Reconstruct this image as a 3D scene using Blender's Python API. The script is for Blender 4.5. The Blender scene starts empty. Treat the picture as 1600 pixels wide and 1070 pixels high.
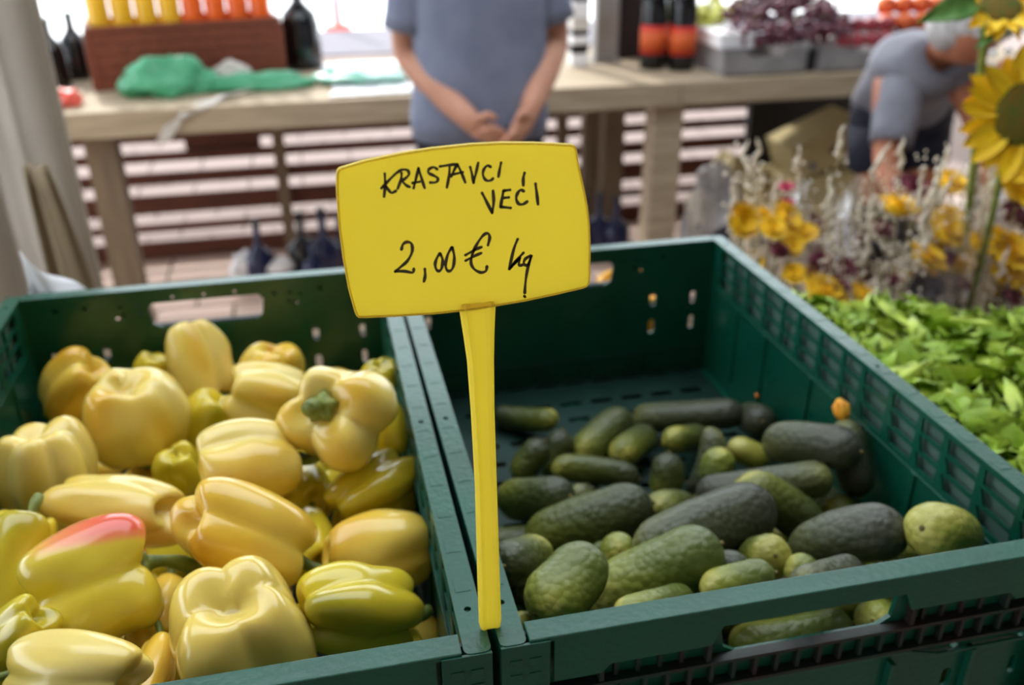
import bpy, bmesh, math, random
from mathutils import Vector, Matrix, noise
from mathutils.geometry import tessellate_polygon

# ---------------------------------------------------------------- camera
scene = bpy.context.scene
COL = scene.collection
ZR = 1.13                       # height of the crate rims (metres)
CAM_P, CAM_Y, CAM_R, F_PX = 0.462056, -0.214911, -0.008017, 1425.78
CAM = Vector((-0.07259, -0.37118, 0.37737 + ZR))
_r0 = Vector((math.cos(CAM_Y), math.sin(CAM_Y), 0))
FWD = Vector((-math.sin(CAM_Y) * math.cos(CAM_P), math.cos(CAM_Y) * math.cos(CAM_P), -math.sin(CAM_P)))
_u0 = _r0.cross(FWD)
RIGHT = _r0 * math.cos(CAM_R) + _u0 * math.sin(CAM_R)
UP = -_r0 * math.sin(CAM_R) + _u0 * math.cos(CAM_R)
cam_data = bpy.data.cameras.new('camera')
cam = bpy.data.objects.new('camera', cam_data)
COL.objects.link(cam)
cam_data.sensor_width = 36
cam_data.lens = 36 * F_PX / 1600
cam_data.clip_start = 0.02
m = Matrix((RIGHT, UP, -FWD)).transposed().to_4x4()
m.translation = CAM
cam.matrix_world = m
cam_data.dof.use_dof = True
cam_data.dof.focus_distance = 0.46
cam_data.dof.aperture_fstop = 6.2
scene.camera = cam

# ---------------------------------------------------------------- light, exposure
world = bpy.data.worlds.new('overcast_sky')
scene.world = world
world.use_nodes = True
bg = world.node_tree.nodes['Background']
bg.inputs[0].default_value = (0.86, 0.93, 1.0, 1)
bg.inputs[1].default_value = 3.6
sun_data = bpy.data.lights.new('sun', 'SUN')
sun_data.energy = 4.0
sun_data.angle = math.radians(4)
sun_data.color = (1.0, .96, .9)
sun = bpy.data.objects.new('sun', sun_data)
COL.objects.link(sun)
sun.rotation_euler = Vector((.22, -.80, -.62)).to_track_quat('-Z', 'Y').to_euler()   # from behind the counter, slightly left
scene.view_settings.view_transform = 'Standard'
scene.view_settings.look = 'None'
scene.view_settings.gamma = 1
scene.view_settings.exposure = 0.0
scene.cycles.use_denoising = True
scene.cycles.max_bounces = 8


def at(u, v, y):
    """point of the plane Y = y seen at photograph pixel (u, v) (used only to measure the place)"""
    d = FWD + RIGHT * ((u - 800) / F_PX) - UP * ((v - 535) / F_PX)
    return CAM + d * ((y - CAM.y) / d.y)


def atz(u, v, z):
    d = FWD + RIGHT * ((u - 800) / F_PX) - UP * ((v - 535) / F_PX)
    return CAM + d * ((z - CAM.z) / d.z)


# ---------------------------------------------------------------- materials
def S(r, g, b):
    f = lambda c: (c / 255 / 12.92) if c / 255 <= 0.04045 else ((c / 255 + 0.055) / 1.055) ** 2.4
    return (f(r), f(g), f(b), 1)


def mat(name, c1, c2=None, rough=0.5, scale=8, bump=0.0, bscale=40, metal=0, sss=0, coat=0, trans=0,
        alpha=1, stretch=None, detail=3, contrast=(0.35, 0.65), emit=None, spec=0.5, coord='Object'):
    mt = bpy.data.materials.new(name)
    mt.use_nodes = True
    nt = mt.node_tree
    N, Lk = nt.nodes, nt.links
    p = N['Principled BSDF']
    p.inputs['Base Color'].default_value = c1
    p.inputs['Roughness'].default_value = rough
    p.inputs['Metallic'].default_value = metal
    p.inputs['Specular IOR Level'].default_value = spec
    if sss:
        p.inputs['Subsurface Weight'].default_value = sss
        p.inputs['Subsurface Radius'].default_value = (1, .7, .2)
        p.inputs['Subsurface Scale'].default_value = 0.006
    if coat:
        p.inputs['Coat Weight'].default_value = coat
        p.inputs['Coat Roughness'].default_value = 0.12
    if trans:
        p.inputs['Transmission Weight'].default_value = trans
    if alpha < 1:
        p.inputs['Alpha'].default_value = alpha
    if emit:
        p.inputs['Emission Color'].default_value = c1
        p.inputs['Emission Strength'].default_value = emit
    tc = N.new('ShaderNodeTexCoord')
    mp = N.new('ShaderNodeMapping')
    if stretch:
        mp.inputs['Scale'].default_value = stretch
    Lk.new(tc.outputs[coord], mp.inputs[0])
    if c2:
        nz = N.new('ShaderNodeTexNoise')
        nz.inputs['Scale'].default_value = scale
        nz.inputs['Detail'].default_value = detail
        Lk.new(mp.outputs[0], nz.inputs['Vector'])
        cr = N.new('ShaderNodeValToRGB')
        cr.color_ramp.elements[0].position, cr.color_ramp.elements[1].position = contrast
        cr.color_ramp.elements[0].color, cr.color_ramp.elements[1].color = c1, c2
        Lk.new(nz.outputs['Fac'], cr.inputs[0])
        Lk.new(cr.outputs[0], p.inputs['Base Color'])
    if bump:
        nb = N.new('ShaderNodeTexNoise')
        nb.inputs['Scale'].default_value = bscale
        nb.inputs['Detail'].default_value = 2
        Lk.new(mp.outputs[0], nb.inputs['Vector'])
        bp = N.new('ShaderNodeBump')
        bp.inputs['Strength'].default_value = bump
        bp.inputs['Distance'].default_value = 0.002
        Lk.new(nb.outputs['Fac'], bp.inputs['Height'])
        Lk.new(bp.outputs[0], p.inputs['Normal'])
    return mt


def attr_mat(name, cols, rough, attr='shade', bump=0, bscale=300, noise_amt=0.15, nscale=20, voronoi=False, **kw):
    """colour ramp over a float attribute stored on the mesh (paler ends of a cucumber and so on)"""
    mt = mat(name, cols[0][1], rough=rough, **kw)
    N, Lk = mt.node_tree.nodes, mt.node_tree.links
    p = N['Principled BSDF']
    a = N.new('ShaderNodeAttribute')
    a.attribute_name = attr
    tc = N.new('ShaderNodeTexCoord')
    nz = N.new('ShaderNodeTexNoise')
    nz.inputs['Scale'].default_value = nscale
    nz.inputs['Detail'].default_value = 4
    Lk.new(tc.outputs['Object'], nz.inputs['Vector'])
    ma = N.new('ShaderNodeMath'); ma.operation = 'MULTIPLY_ADD'
    ma.inputs[1].default_value = noise_amt * 2
    Lk.new(nz.outputs['Fac'], ma.inputs[0])
    sb = N.new('ShaderNodeMath'); sb.operation = 'SUBTRACT'; sb.inputs[1].default_value = noise_amt
    Lk.new(a.outputs['Fac'], sb.inputs[0])
    Lk.new(sb.outputs[0], ma.inputs[2])
    cr = N.new('ShaderNodeValToRGB')
    while len(cr.color_ramp.elements) < len(cols):
        cr.color_ramp.elements.new(0.5)
    for e, (pos, c) in zip(cr.color_ramp.elements, cols):
        e.position = pos; e.color = c
    Lk.new(ma.outputs[0], cr.inputs[0])
    Lk.new(cr.outputs[0], p.inputs['Base Color'])
    if bump:
        if voronoi:
            nb = N.new('ShaderNodeTexVoronoi'); out = 'Distance'
        else:
            nb = N.new('ShaderNodeTexNoise'); out = 'Fac'
        nb.inputs['Scale'].default_value = bscale
        Lk.new(tc.outputs['Object'], nb.inputs['Vector'])
        bp = N.new('ShaderNodeBump')
        bp.inputs['Strength'].default_value = bump
        bp.inputs['Distance'].default_value = 0.0015
        bp.invert = voronoi
        Lk.new(nb.outputs[out], bp.inputs['Height'])
        Lk.new(bp.outputs[0], p.inputs['Normal'])
    return mt


M = {}
M['crate'] = mat('green_crate_plastic', S(5, 76, 58), S(9, 86, 67), coat=0.3, rough=0.34, scale=14, bump=0.25, bscale=220)
M['crate_dirty'] = mat('stained_green_plastic', S(12, 50, 40), S(44, 32, 32), rough=0.5, scale=22, bump=0.3, bscale=160)
M['crate_dull'] = mat('darker_green_plastic', S(10, 46, 38), S(20, 56, 48), rough=0.5, scale=30)  # darker green for the crate base and inner mouldings
M['crate_back'] = mat('greyed_green_plastic', S(96, 128, 118), S(84, 116, 106), rough=0.6, scale=30)
M['sign'] = mat('yellow_sign_plastic', S(253, 238, 112), S(247, 231, 106), rough=0.38, scale=18, bump=0.05, bscale=60)
def add_translucent(mt, col, fac):
    N, Lk = mt.node_tree.nodes, mt.node_tree.links
    tr = N.new('ShaderNodeBsdfTranslucent'); tr.inputs[0].default_value = col
    mx = N.new('ShaderNodeMixShader'); mx.inputs[0].default_value = fac
    out = N['Material Output']; Lk.new(N['Principled BSDF'].outputs[0], mx.inputs[1]); Lk.new(tr.outputs[0], mx.inputs[2]); Lk.new(mx.outputs[0], out.inputs[0])


add_translucent(M['sign'], S(255, 241, 118), .62)
M['ink'] = mat('brown_black_marker_ink', S(38, 28, 6), S(66, 50, 8), rough=0.35, scale=160)
M['pale'] = attr_mat('pale_yellow_pepper_skin', [(0, S(240, 218, 128)), (0.5, S(240, 212, 104)), (1, S(226, 182, 56))], 0.25, sss=0.35, coat=0.4, bump=0.06, bscale=40)
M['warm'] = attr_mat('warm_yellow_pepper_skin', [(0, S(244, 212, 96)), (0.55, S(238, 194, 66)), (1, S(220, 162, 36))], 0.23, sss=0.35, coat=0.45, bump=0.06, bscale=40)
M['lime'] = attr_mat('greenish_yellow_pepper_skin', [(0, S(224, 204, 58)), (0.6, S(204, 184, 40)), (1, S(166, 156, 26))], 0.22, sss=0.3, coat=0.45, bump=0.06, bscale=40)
M['blush'] = attr_mat('blushing_pepper_skin', [(0, S(214, 198, 54)), (0.55, S(230, 204, 70)), (0.75, S(240, 150, 90)), (1, S(236, 92, 66))], 0.22, attr='blush', sss=0.3, coat=0.5, noise_amt=0.04)
M['blush_pale'] = attr_mat('pale_blushing_pepper_skin', [(0, S(240, 216, 116)), (0.55, S(240, 210, 100)), (0.75, S(240, 180, 100)), (1, S(238, 150, 90))], 0.22, attr='blush', sss=0.35, coat=0.5, noise_amt=0.05)
M['stem'] = mat('green_pepper_stem', S(92, 110, 40), S(140, 150, 70), rough=0.5, scale=60, bump=0.3, bscale=120)
M['stem_cut'] = mat('pale_cut_stem', S(190, 190, 130), rough=0.6)
M['cuc'] = attr_mat('dark_cucumber_skin', [(0.0, S(160, 156, 66)), (0.10, S(118, 122, 40)), (0.35, S(84, 92, 30)), (0.65, S(66, 74, 32)), (1, S(50, 56, 34))], 0.48, bump=0.75, bscale=170, noise_amt=0.1, nscale=45, voronoi=True, coat=0.1)
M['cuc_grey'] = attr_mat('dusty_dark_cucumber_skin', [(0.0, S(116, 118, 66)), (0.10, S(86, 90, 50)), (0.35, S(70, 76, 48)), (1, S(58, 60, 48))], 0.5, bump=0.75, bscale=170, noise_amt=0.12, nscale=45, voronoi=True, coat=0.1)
M['cuc_green'] = attr_mat('fresh_green_cucumber_skin', [(0.0, S(176, 172, 82)), (0.12, S(138, 144, 52)), (0.45, S(100, 112, 40)), (1, S(78, 92, 40))], 0.45, bump=0.75, bscale=170, noise_amt=0.14, nscale=50, voronoi=True, coat=0.1)
M['cuc_light'] = attr_mat('light_green_cucumber_skin', [(0.0, S(190, 184, 100)), (0.4, S(158, 156, 62)), (1, S(116, 120, 44))], 0.4, bump=0.3, bscale=200, noise_amt=0.1, nscale=40)
M['cuc_tip'] = mat('dried_cucumber_tip', S(92, 80, 42), S(128, 116, 62), rough=0.8, scale=200)
M['orange'] = mat('orange_withered_flower', S(230, 150, 30), S(240, 180, 50), rough=0.6, scale=100)
M['wood'] = mat('weathered_counter_wood', S(160, 142, 116), S(180, 162, 136), rough=0.75, scale=5, bump=0.3, bscale=12, stretch=(1, 8, 8))
M['wood_dark'] = mat('grey_brown_wood', S(104, 88, 70), S(122, 104, 82), rough=0.8, scale=5, stretch=(6, 6, 1))
M['slat'] = mat('red_brown_slat_wood', S(92, 44, 24), S(74, 34, 18), rough=0.7, scale=5, stretch=(1, 8, 8))
M['pave'] = mat('pinkish_paving_stone', S(130, 111, 103), S(138, 120, 112), rough=0.85, scale=3)
M['tile'] = mat('pink_paving_sunlit_tone', S(206, 178, 162), S(216, 190, 176), rough=0.8, scale=3)  # same paving made lighter: sunlight on the near rows put into the colour
M['joint'] = mat('paving_joint_sand', S(96, 80, 72), rough=0.9)
M['pave_white'] = mat('pale_open_pavement', S(226, 222, 220), S(234, 232, 230), rough=0.85, scale=1.5)
M['kerb'] = mat('grey_kerb_stone', S(106, 102, 108), S(112, 108, 114), rough=0.85, scale=3)
M['hall_floor'] = mat('hall_floor_concrete', S(120, 108, 100), S(140, 126, 116), rough=0.85, scale=4)
M['roof'] = mat('roof_board', S(150, 145, 138), rough=0.8)
M['wall'] = mat('plastered_wall', S(150, 142, 134), S(160, 152, 144), rough=0.9, scale=4)
M['curtain'] = mat('beige_canvas', S(206, 196, 182), S(214, 204, 190), rough=0.9, scale=6, bump=0.2, bscale=90)
M['shirt'] = mat('blue_grey_shirt_cotton', S(132, 140, 164), S(122, 130, 154), rough=0.9, scale=14, bump=0.2, bscale=60)
M['shirt2'] = mat('grey_shirt_cotton', S(124, 124, 134), S(110, 110, 120), rough=0.9, scale=14)
M['skin'] = mat('skin', S(204, 150, 124), S(194, 138, 112), rough=0.55, scale=12, sss=0.15)
M['skin_tan'] = mat('tanned_skin', S(176, 112, 82), S(164, 102, 74), rough=0.55, scale=12, sss=0.1)
M['hair_grey'] = mat('grey_hair', S(200, 198, 198), S(158, 154, 152), rough=0.7, scale=60, bump=1, bscale=80)
M['hair_brown'] = mat('brown_hair', S(60, 42, 30), S(44, 30, 22), rough=0.7, scale=60, bump=1, bscale=80)
M['navy'] = mat('navy_trouser_cotton', S(24, 27, 44), rough=0.9)
M['shoe'] = mat('dark_shoe_leather', S(34, 30, 30), rough=0.5)
M['eye'] = mat('eye', S(230, 228, 224), rough=0.2)
M['lip'] = mat('lips', S(170, 96, 88), rough=0.5)
M['black_glass'] = mat('black_bottle_glass', S(10, 11, 14), rough=0.12)
M['green_glass'] = mat('dark_green_bottle_glass', S(16, 60, 34), rough=0.1)
M['navy_glass'] = mat('navy_blue_bottle_glass', S(20, 28, 70), rough=0.2)
M['brown_crate'] = mat('brown_crate_plastic', S(124, 62, 40), S(108, 52, 34), rough=0.5, scale=30)
M['honey'] = mat('yellow_oil', S(240, 186, 30), rough=0.15)
M['orange_juice'] = mat('orange_juice', S(238, 100, 20), rough=0.15)
M['bag_green'] = mat('green_plastic_bag', S(62, 158, 112), S(96, 190, 146), rough=0.35, scale=10, alpha=0.88)
M['bag_mint'] = mat('pale_mint_plastic_bag', S(150, 226, 200), S(210, 242, 232), rough=0.35, scale=8, alpha=0.9)
M['bag_white'] = mat('white_plastic_film', S(226, 226, 230), S(240, 240, 242), rough=0.4, scale=8, alpha=0.9)
M['bag_clear'] = mat('grey_clear_plastic_bag', S(150, 146, 146), S(190, 186, 186), rough=0.25, scale=8, alpha=0.75)
M['paper'] = mat('greyish_white_paper', S(200, 194, 186), S(214, 208, 200), rough=0.8, scale=6)
M['red'] = mat('red_plastic', S(236, 70, 52), S(244, 110, 96), rough=0.4, scale=20)
M['white'] = mat('white_polystyrene', S(236, 236, 238), rough=0.8)
M['tray'] = mat('grey_cardboard_tray', S(150, 146, 146), S(128, 124, 124), rough=0.8, scale=8)
M['black'] = mat('black_plastic', S(22, 21, 24), rough=0.5)
M['label_orange'] = mat('orange_label_paper', S(206, 88, 34), rough=0.6)
M['label_red'] = mat('red_label_paper', S(206, 40, 30), rough=0.6)
M['grape_dark'] = mat('dark_red_grape_skin', S(84, 42, 58), S(120, 60, 76), rough=0.4, scale=25)
M['grape_red'] = mat('red_grape_skin', S(150, 36, 48), S(170, 70, 80), rough=0.35, scale=25)
M['grape_green'] = mat('yellow_green_grape_skin', S(200, 204, 70), S(220, 220, 110), rough=0.35, scale=25)
M['peach'] = mat('orange_peach_skin', S(240, 130, 60), S(220, 70, 50), rough=0.6, scale=20)
M['cardboard'] = mat('tan_cardboard', S(196, 180, 132), S(184, 168, 120), rough=0.85, scale=4)
M['print'] = mat('grey_box_print', S(96, 98, 116), rough=0.8)
M['print_brown'] = mat('brown_box_print', S(104, 82, 58), rough=0.8)
M['steel'] = mat('galvanised_post', S(150, 148, 144), S(128, 124, 118), rough=0.45, scale=6, metal=0.3)
M['lettuce'] = mat('light_green_lettuce', S(158, 188, 44), S(196, 214, 84), rough=0.5, scale=30, sss=0.0, bump=0.4, bscale=90)
M['lettuce2'] = mat('green_lettuce', S(126, 162, 32), S(166, 194, 60), rough=0.5, scale=30, bump=0.4, bscale=90)
M['leaf'] = mat('green_leaf', S(76, 128, 50), S(110, 156, 76), rough=0.5, scale=20)
M['petal'] = mat('sunflower_petal', S(250, 208, 10), S(240, 190, 8), rough=0.55, scale=30)
M['disc'] = mat('sunflower_disc', S(112, 86, 14), S(80, 90, 20), rough=0.9, scale=90, bump=1, bscale=300)
M['y_flower'] = mat('golden_straw_petal', S(244, 204, 20), S(230, 180, 10), rough=0.7, scale=40)
M['r_flower'] = mat('wine_red_straw_petal', S(120, 40, 62), S(90, 28, 46), rough=0.7, scale=40)
M['p_flower'] = mat('pink_straw_petal', S(190, 60, 96), rough=0.7)
M['b_flower'] = mat('blackish_straw_petal', S(40, 36, 44), rough=0.7)
M['dry'] = mat('dry_cream_stem', S(196, 184, 150), S(160, 150, 112), rough=0.8, scale=40)
M['dry_white'] = mat('cream_statice', S(236, 226, 208), S(220, 206, 186), rough=0.8, scale=60)
M['dry_green'] = mat('dry_olive_stem', S(120, 120, 76), rough=0.8)
M['bucket'] = mat('dark_bucket_plastic', S(40, 38, 40), rough=0.5)
M['table'] = mat('stall_table_wood', S(110, 90, 66), S(90, 72, 52), rough=0.8, scale=5, stretch=(1, 8, 8))
M['flake'] = mat('orange_flower_flake', S(226, 130, 40), rough=0.7)


# cellophane: thin clear film
def film_mat():
    mt = bpy.data.materials.new('clear_cellophane')
    mt.use_nodes = True
    N, Lk = mt.node_tree.nodes, mt.node_tree.links
    out = N['Material Output']
    N.remove(N['Principled BSDF'])
    t = N.new('ShaderNodeBsdfTransparent'); t.inputs[0].default_value = (.96, .96, .97, 1)
    g = N.new('ShaderNodeBsdfGlossy'); g.inputs['Roughness'].default_value = 0.15
    fr = N.new('ShaderNodeFresnel'); fr.inputs[0].default_value = 1.45
    nz = N.new('ShaderNodeTexNoise'); nz.inputs['Scale'].default_value = 22
    bp = N.new('ShaderNodeBump'); bp.inputs['Strength'].default_value = 0.8; bp.inputs['Distance'].default_value = 0.01
    Lk.new(nz.outputs['Fac'], bp.inputs['Height']); Lk.new(bp.outputs[0], g.inputs['Normal']); Lk.new(bp.outputs[0], fr.inputs['Normal'])
    mx = N.new('ShaderNodeMixShader')
    ad = N.new('ShaderNodeMath'); ad.operation = 'MULTIPLY_ADD'; ad.inputs[1].default_value = 0.6; ad.inputs[2].default_value = 0.02
    ad.use_clamp = True
    Lk.new(fr.outputs[0], ad.inputs[0]); Lk.new(ad.outputs[0], mx.inputs[0])
    Lk.new(t.outputs[0], mx.inputs[1]); Lk.new(g.outputs[0], mx.inputs[2])
    Lk.new(mx.outputs[0], out.inputs[0])
    return mt


M['film'] = film_mat()


# ---------------------------------------------------------------- mesh helpers
def tag(o, label=None, cat=None, group=None, kind=None):
    if label: o['label'] = label
    if cat: o['category'] = cat
    if group: o['group'] = group
    if kind: o['kind'] = kind
    return o


def empty(name, loc=(0, 0, 0), label=None, cat=None, group=None, rot=None, kind=None):
    o = bpy.data.objects.new(name, None)
    o.empty_display_size = 0.05
    o.location = loc
    if rot: o.rotation_euler = rot
    COL.objects.link(o)
    return tag(o, label, cat, group, kind)


class MB:
    def __init__(s):
        s.v, s.f, s.mi, s.at, s.at2 = [], [], [], [], []

    def add(s, vs, fs, mi=0, at=None, at2=None):
        b = len(s.v)
        s.v += [tuple(p) for p in vs]
        s.f += [tuple(b + i for i in f) for f in fs]
        s.mi += [mi] * len(fs)
        s.at += (at if at else [0.0] * len(vs))
        s.at2 += (at2 if at2 else [0.0] * len(vs))

    def box(s, a, b, mi=0, xf=None):
        (x0, y0, z0), (x1, y1, z1) = a, b
        vs = [Vector(p) for p in ((x0, y0, z0), (x1, y0, z0), (x1, y1, z0), (x0, y1, z0), (x0, y0, z1), (x1, y0, z1), (x1, y1, z1), (x0, y1, z1))]
        if xf: vs = [xf @ p for p in vs]
        s.add(vs, [(0, 3, 2, 1), (4, 5, 6, 7), (0, 1, 5, 4), (1, 2, 6, 5), (2, 3, 7, 6), (3, 0, 4, 7)], mi)
        return s

    def rings(s, rings, mi=0, cap0=True, cap1=True, closed=True, at=None, at2=None):
        n = len(rings[0]); vs = [p for r in rings for p in r]; fs = []
        for i in range(len(rings) - 1):
            for j in range(n if closed else n - 1):
                k = (j + 1) % n
                fs.append((i * n + j, i * n + k, (i + 1) * n + k, (i + 1) * n + j))
        if cap0: fs.append(tuple(reversed(range(n))))
        if cap1: fs.append(tuple((len(rings) - 1) * n + j for j in range(n)))
        s.add(vs, fs, mi, at, at2)
        return s

    def tube(s, pts, rad, n=8, mi=0, squash=1.0):
        pts = [Vector(p) for p in pts]
        if not hasattr(rad, '__len__'): rad = [rad] * len(pts)
        rings, up = [], None
        for i, p in enumerate(pts):
            t = (pts[min(i + 1, len(pts) - 1)] - pts[max(i - 1, 0)]).normalized()
            if up is None:
                up = Vector((0, 0, 1)) if abs(t.z) < .9 else Vector((0, 1, 0))
            a = t.cross(up).normalized(); b = a.cross(t).normalized(); up = b
            rings.append([p + (a * math.cos(2 * math.pi * j / n) + b * math.sin(2 * math.pi * j / n) * squash) * rad[i] for j in range(n)])
        return s.rings(rings, mi)

    def lathe(s, prof, n=16, c=(0, 0, 0), mi=0, xf=None):
        rings = []
        for r, z in prof:
            ring = [Vector((c[0] + r * math.cos(2 * math.pi * j / n), c[1] + r * math.sin(2 * math.pi * j / n), c[2] + z)) for j in range(n)]
            if xf: ring = [xf @ p for p in ring]
            rings.append(ring)
        return s.rings(rings, mi)

    def ball(s, c, r, n=12, m=8, mi=0, sc=(1, 1, 1), wob=0, xf=None):
        rings = []
        c = Vector(c)
        for i in range(m + 1):
            a = math.pi * (0.02 + 0.96 * i / m)
            ring = []
            for j in range(n):
                b = 2 * math.pi * j / n
                d = Vector((math.sin(a) * math.cos(b), math.sin(a) * math.sin(b), -math.cos(a)))
                k = 1 + (wob * noise.noise(d * 2 + c * 30) if wob else 0)
                q = Vector((d.x * sc[0], d.y * sc[1], d.z * sc[2])) * r * k
                if xf: q = xf @ q
                ring.append(c + q)
            rings.append(ring)
        return s.rings(rings, mi)

    def plate(s, outline, holes, t, xf, mi=0):
        """2-D outline with holes, given thickness t along local +z, placed by xf"""
        loops = [outline] + holes
        polys = [[Vector((p[0], p[1], 0)) for p in l] for l in loops]
        tri = tessellate_polygon(polys)
        flat = [p for l in loops for p in l]
        n = len(flat)
        vs = [xf @ Vector((p[0], p[1], 0)) for p in flat] + [xf @ Vector((p[0], p[1], t)) for p in flat]
        fs = []
        for a, b, c in tri:
            A, B, Cc = flat[a], flat[b], flat[c]
            ccw = (B[0] - A[0]) * (Cc[1] - A[1]) - (B[1] - A[1]) * (Cc[0] - A[0]) > 0
            if not ccw: b, c = c, b
            fs += [(a, c, b), (n + a, n + b, n + c)]
        st = 0
        for li, l in enumerate(loops):
            k = len(l)
            area = sum(l[i][0] * l[(i + 1) % k][1] - l[(i + 1) % k][0] * l[i][1] for i in range(k))
            flip = (area > 0) != (li == 0)
            for i in range(k):
                a, b = st + i, st + (i + 1) % k
                fs.append((b, a, n + a, n + b) if flip else (a, b, n + b, n + a))
            st += k
        s.add(vs, fs, mi)
        return s

    def build(s, name, mats, parent=None, smooth=False, bevel=0, label=None, cat=None, group=None, kind=None, loc=None, rot=None, solid=0, subsurf=0, recalc=True):
        me = bpy.data.meshes.new(name)
        me.from_pydata(s.v, [], s.f)
        if not isinstance(mats, (list, tuple)): mats = [mats]
        for k in mats: me.materials.append(k)
        if len(mats) > 1: me.polygons.foreach_set('material_index', s.mi)
        if any(s.at):
            a = me.attributes.new('shade', 'FLOAT', 'POINT'); a.data.foreach_set('value', s.at)
        if any(s.at2):
            a = me.attributes.new('blush', 'FLOAT', 'POINT'); a.data.foreach_set('value', s.at2)
        if recalc:
            bm = bmesh.new(); bm.from_mesh(me)
            bmesh.ops.recalc_face_normals(bm, faces=bm.faces)
            bm.to_mesh(me); bm.free()
        if smooth:
            me.polygons.foreach_set('use_smooth', [True] * len(me.polygons))
        me.update()
        o = bpy.data.objects.new(name, me)
        COL.objects.link(o)
        if parent: o.parent = parent
        if loc is not None: o.location = loc
        if rot is not None: o.rotation_euler = rot
        if solid:
            md = o.modifiers.new('solid', 'SOLIDIFY'); md.thickness = solid; md.offset = 0
        if bevel:
            md = o.modifiers.new('bevel', 'BEVEL'); md.width = bevel; md.segments = 2; md.limit_method = 'ANGLE'; md.angle_limit = math.radians(50)
            md.harden_normals = False
        if subsurf:
            md = o.modifiers.new('sub', 'SUBSURF'); md.levels = subsurf; md.render_levels = subsurf
        return tag(o, label, cat, group, kind)


def copy_tree(o, parent=None):
    c = o.copy(); COL.objects.link(c); c.parent = parent
    for ch in list(o.children): copy_tree(ch, c)
    return c


def rrect(x0, y0, x1, y1, r=0.0, n=3):
    if r <= 0: return [(x0, y0), (x1, y0), (x1, y1), (x0, y1)]
    out = []
    for cx, cy, a0 in ((x1 - r, y0 + r, -90), (x1 - r, y1 - r, 0), (x0 + r, y1 - r, 90), (x0 + r, y0 + r, 180)):
        for i in range(n + 1):
            a = math.radians(a0 + 90 * i / n)
            out.append((cx + r * math.cos(a), cy + r * math.sin(a)))
    return out


def circ(x, y, r, n=8):
    return [(x + r * math.cos(2 * math.pi * i / n), y + r * math.sin(2 * math.pi * i / n)) for i in range(n)]


def catmull(pts, k=5, closed=False):
    pts = [Vector(p) for p in pts]; out = []; n = len(pts)
    if n == 2:
        return [pts[0].lerp(pts[1], i / k) for i in range(k + 1)]
    rng = range(n) if closed else range(n - 1)
    for i in rng:
        if closed: a, b, c, d = pts[i - 1], pts[i], pts[(i + 1) % n], pts[(i + 2) % n]
        else: a, b, c, d = pts[max(i - 1, 0)], pts[i], pts[i + 1], pts[min(i + 2, n - 1)]
        for j in range(k):
            t = j / k
            out.append(0.5 * ((2 * b) + (c - a) * t + (2 * a - 5 * b + 4 * c - d) * t * t + (3 * b - a - 3 * c + d) * t ** 3))
    if not closed: out.append(pts[-1])
    return out


def sheet(fn, nu, nv, mb=None, mi=0):
    mb = mb or MB()
    vs = [fn(i / nu, j / nv) for i in range(nu + 1) for j in range(nv + 1)]
    fs = [(i * (nv + 1) + j, (i + 1) * (nv + 1) + j, (i + 1) * (nv + 1) + j + 1, i * (nv + 1) + j + 1) for i in range(nu) for j in range(nv)]
    mb.add(vs, fs, mi)
    return mb
# ---------------------------------------------------------------- measured layout data (metres; sign in millimetres)
BOARD= [[-61.8, 270.3], [-61.3, 271.2], [-60.5, 271.7], [-50.4, 274.2], [-33.7, 276.6], [-20.7, 277.8], [-3.8, 278.5], [10.5, 278.3], [25.0, 277.3], [34.8, 276.2], [41.5, 275.4], [42.7, 274.9], [43.5, 273.8], [45.0, 265.9], [47.2, 256.8], [49.6, 246.5], [50.9, 237.0], [51.6, 225.3], [51.8, 209.9], [51.5, 207.5], [50.8, 206.5], [49.2, 205.9], [35.9, 203.9], [21.1, 202.1], [6.5, 200.9], [-2.9, 200.1], [-12.6, 200.0], [-24.3, 199.9], [-41.4, 200.6], [-56.1, 201.5], [-58.3, 201.8], [-59.2, 202.8], [-59.8, 204.8], [-61.7, 216.7], [-62.8, 231.3], [-63.3, 246.4], [-62.9, 260.9], [-62.4, 268.0]]
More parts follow.
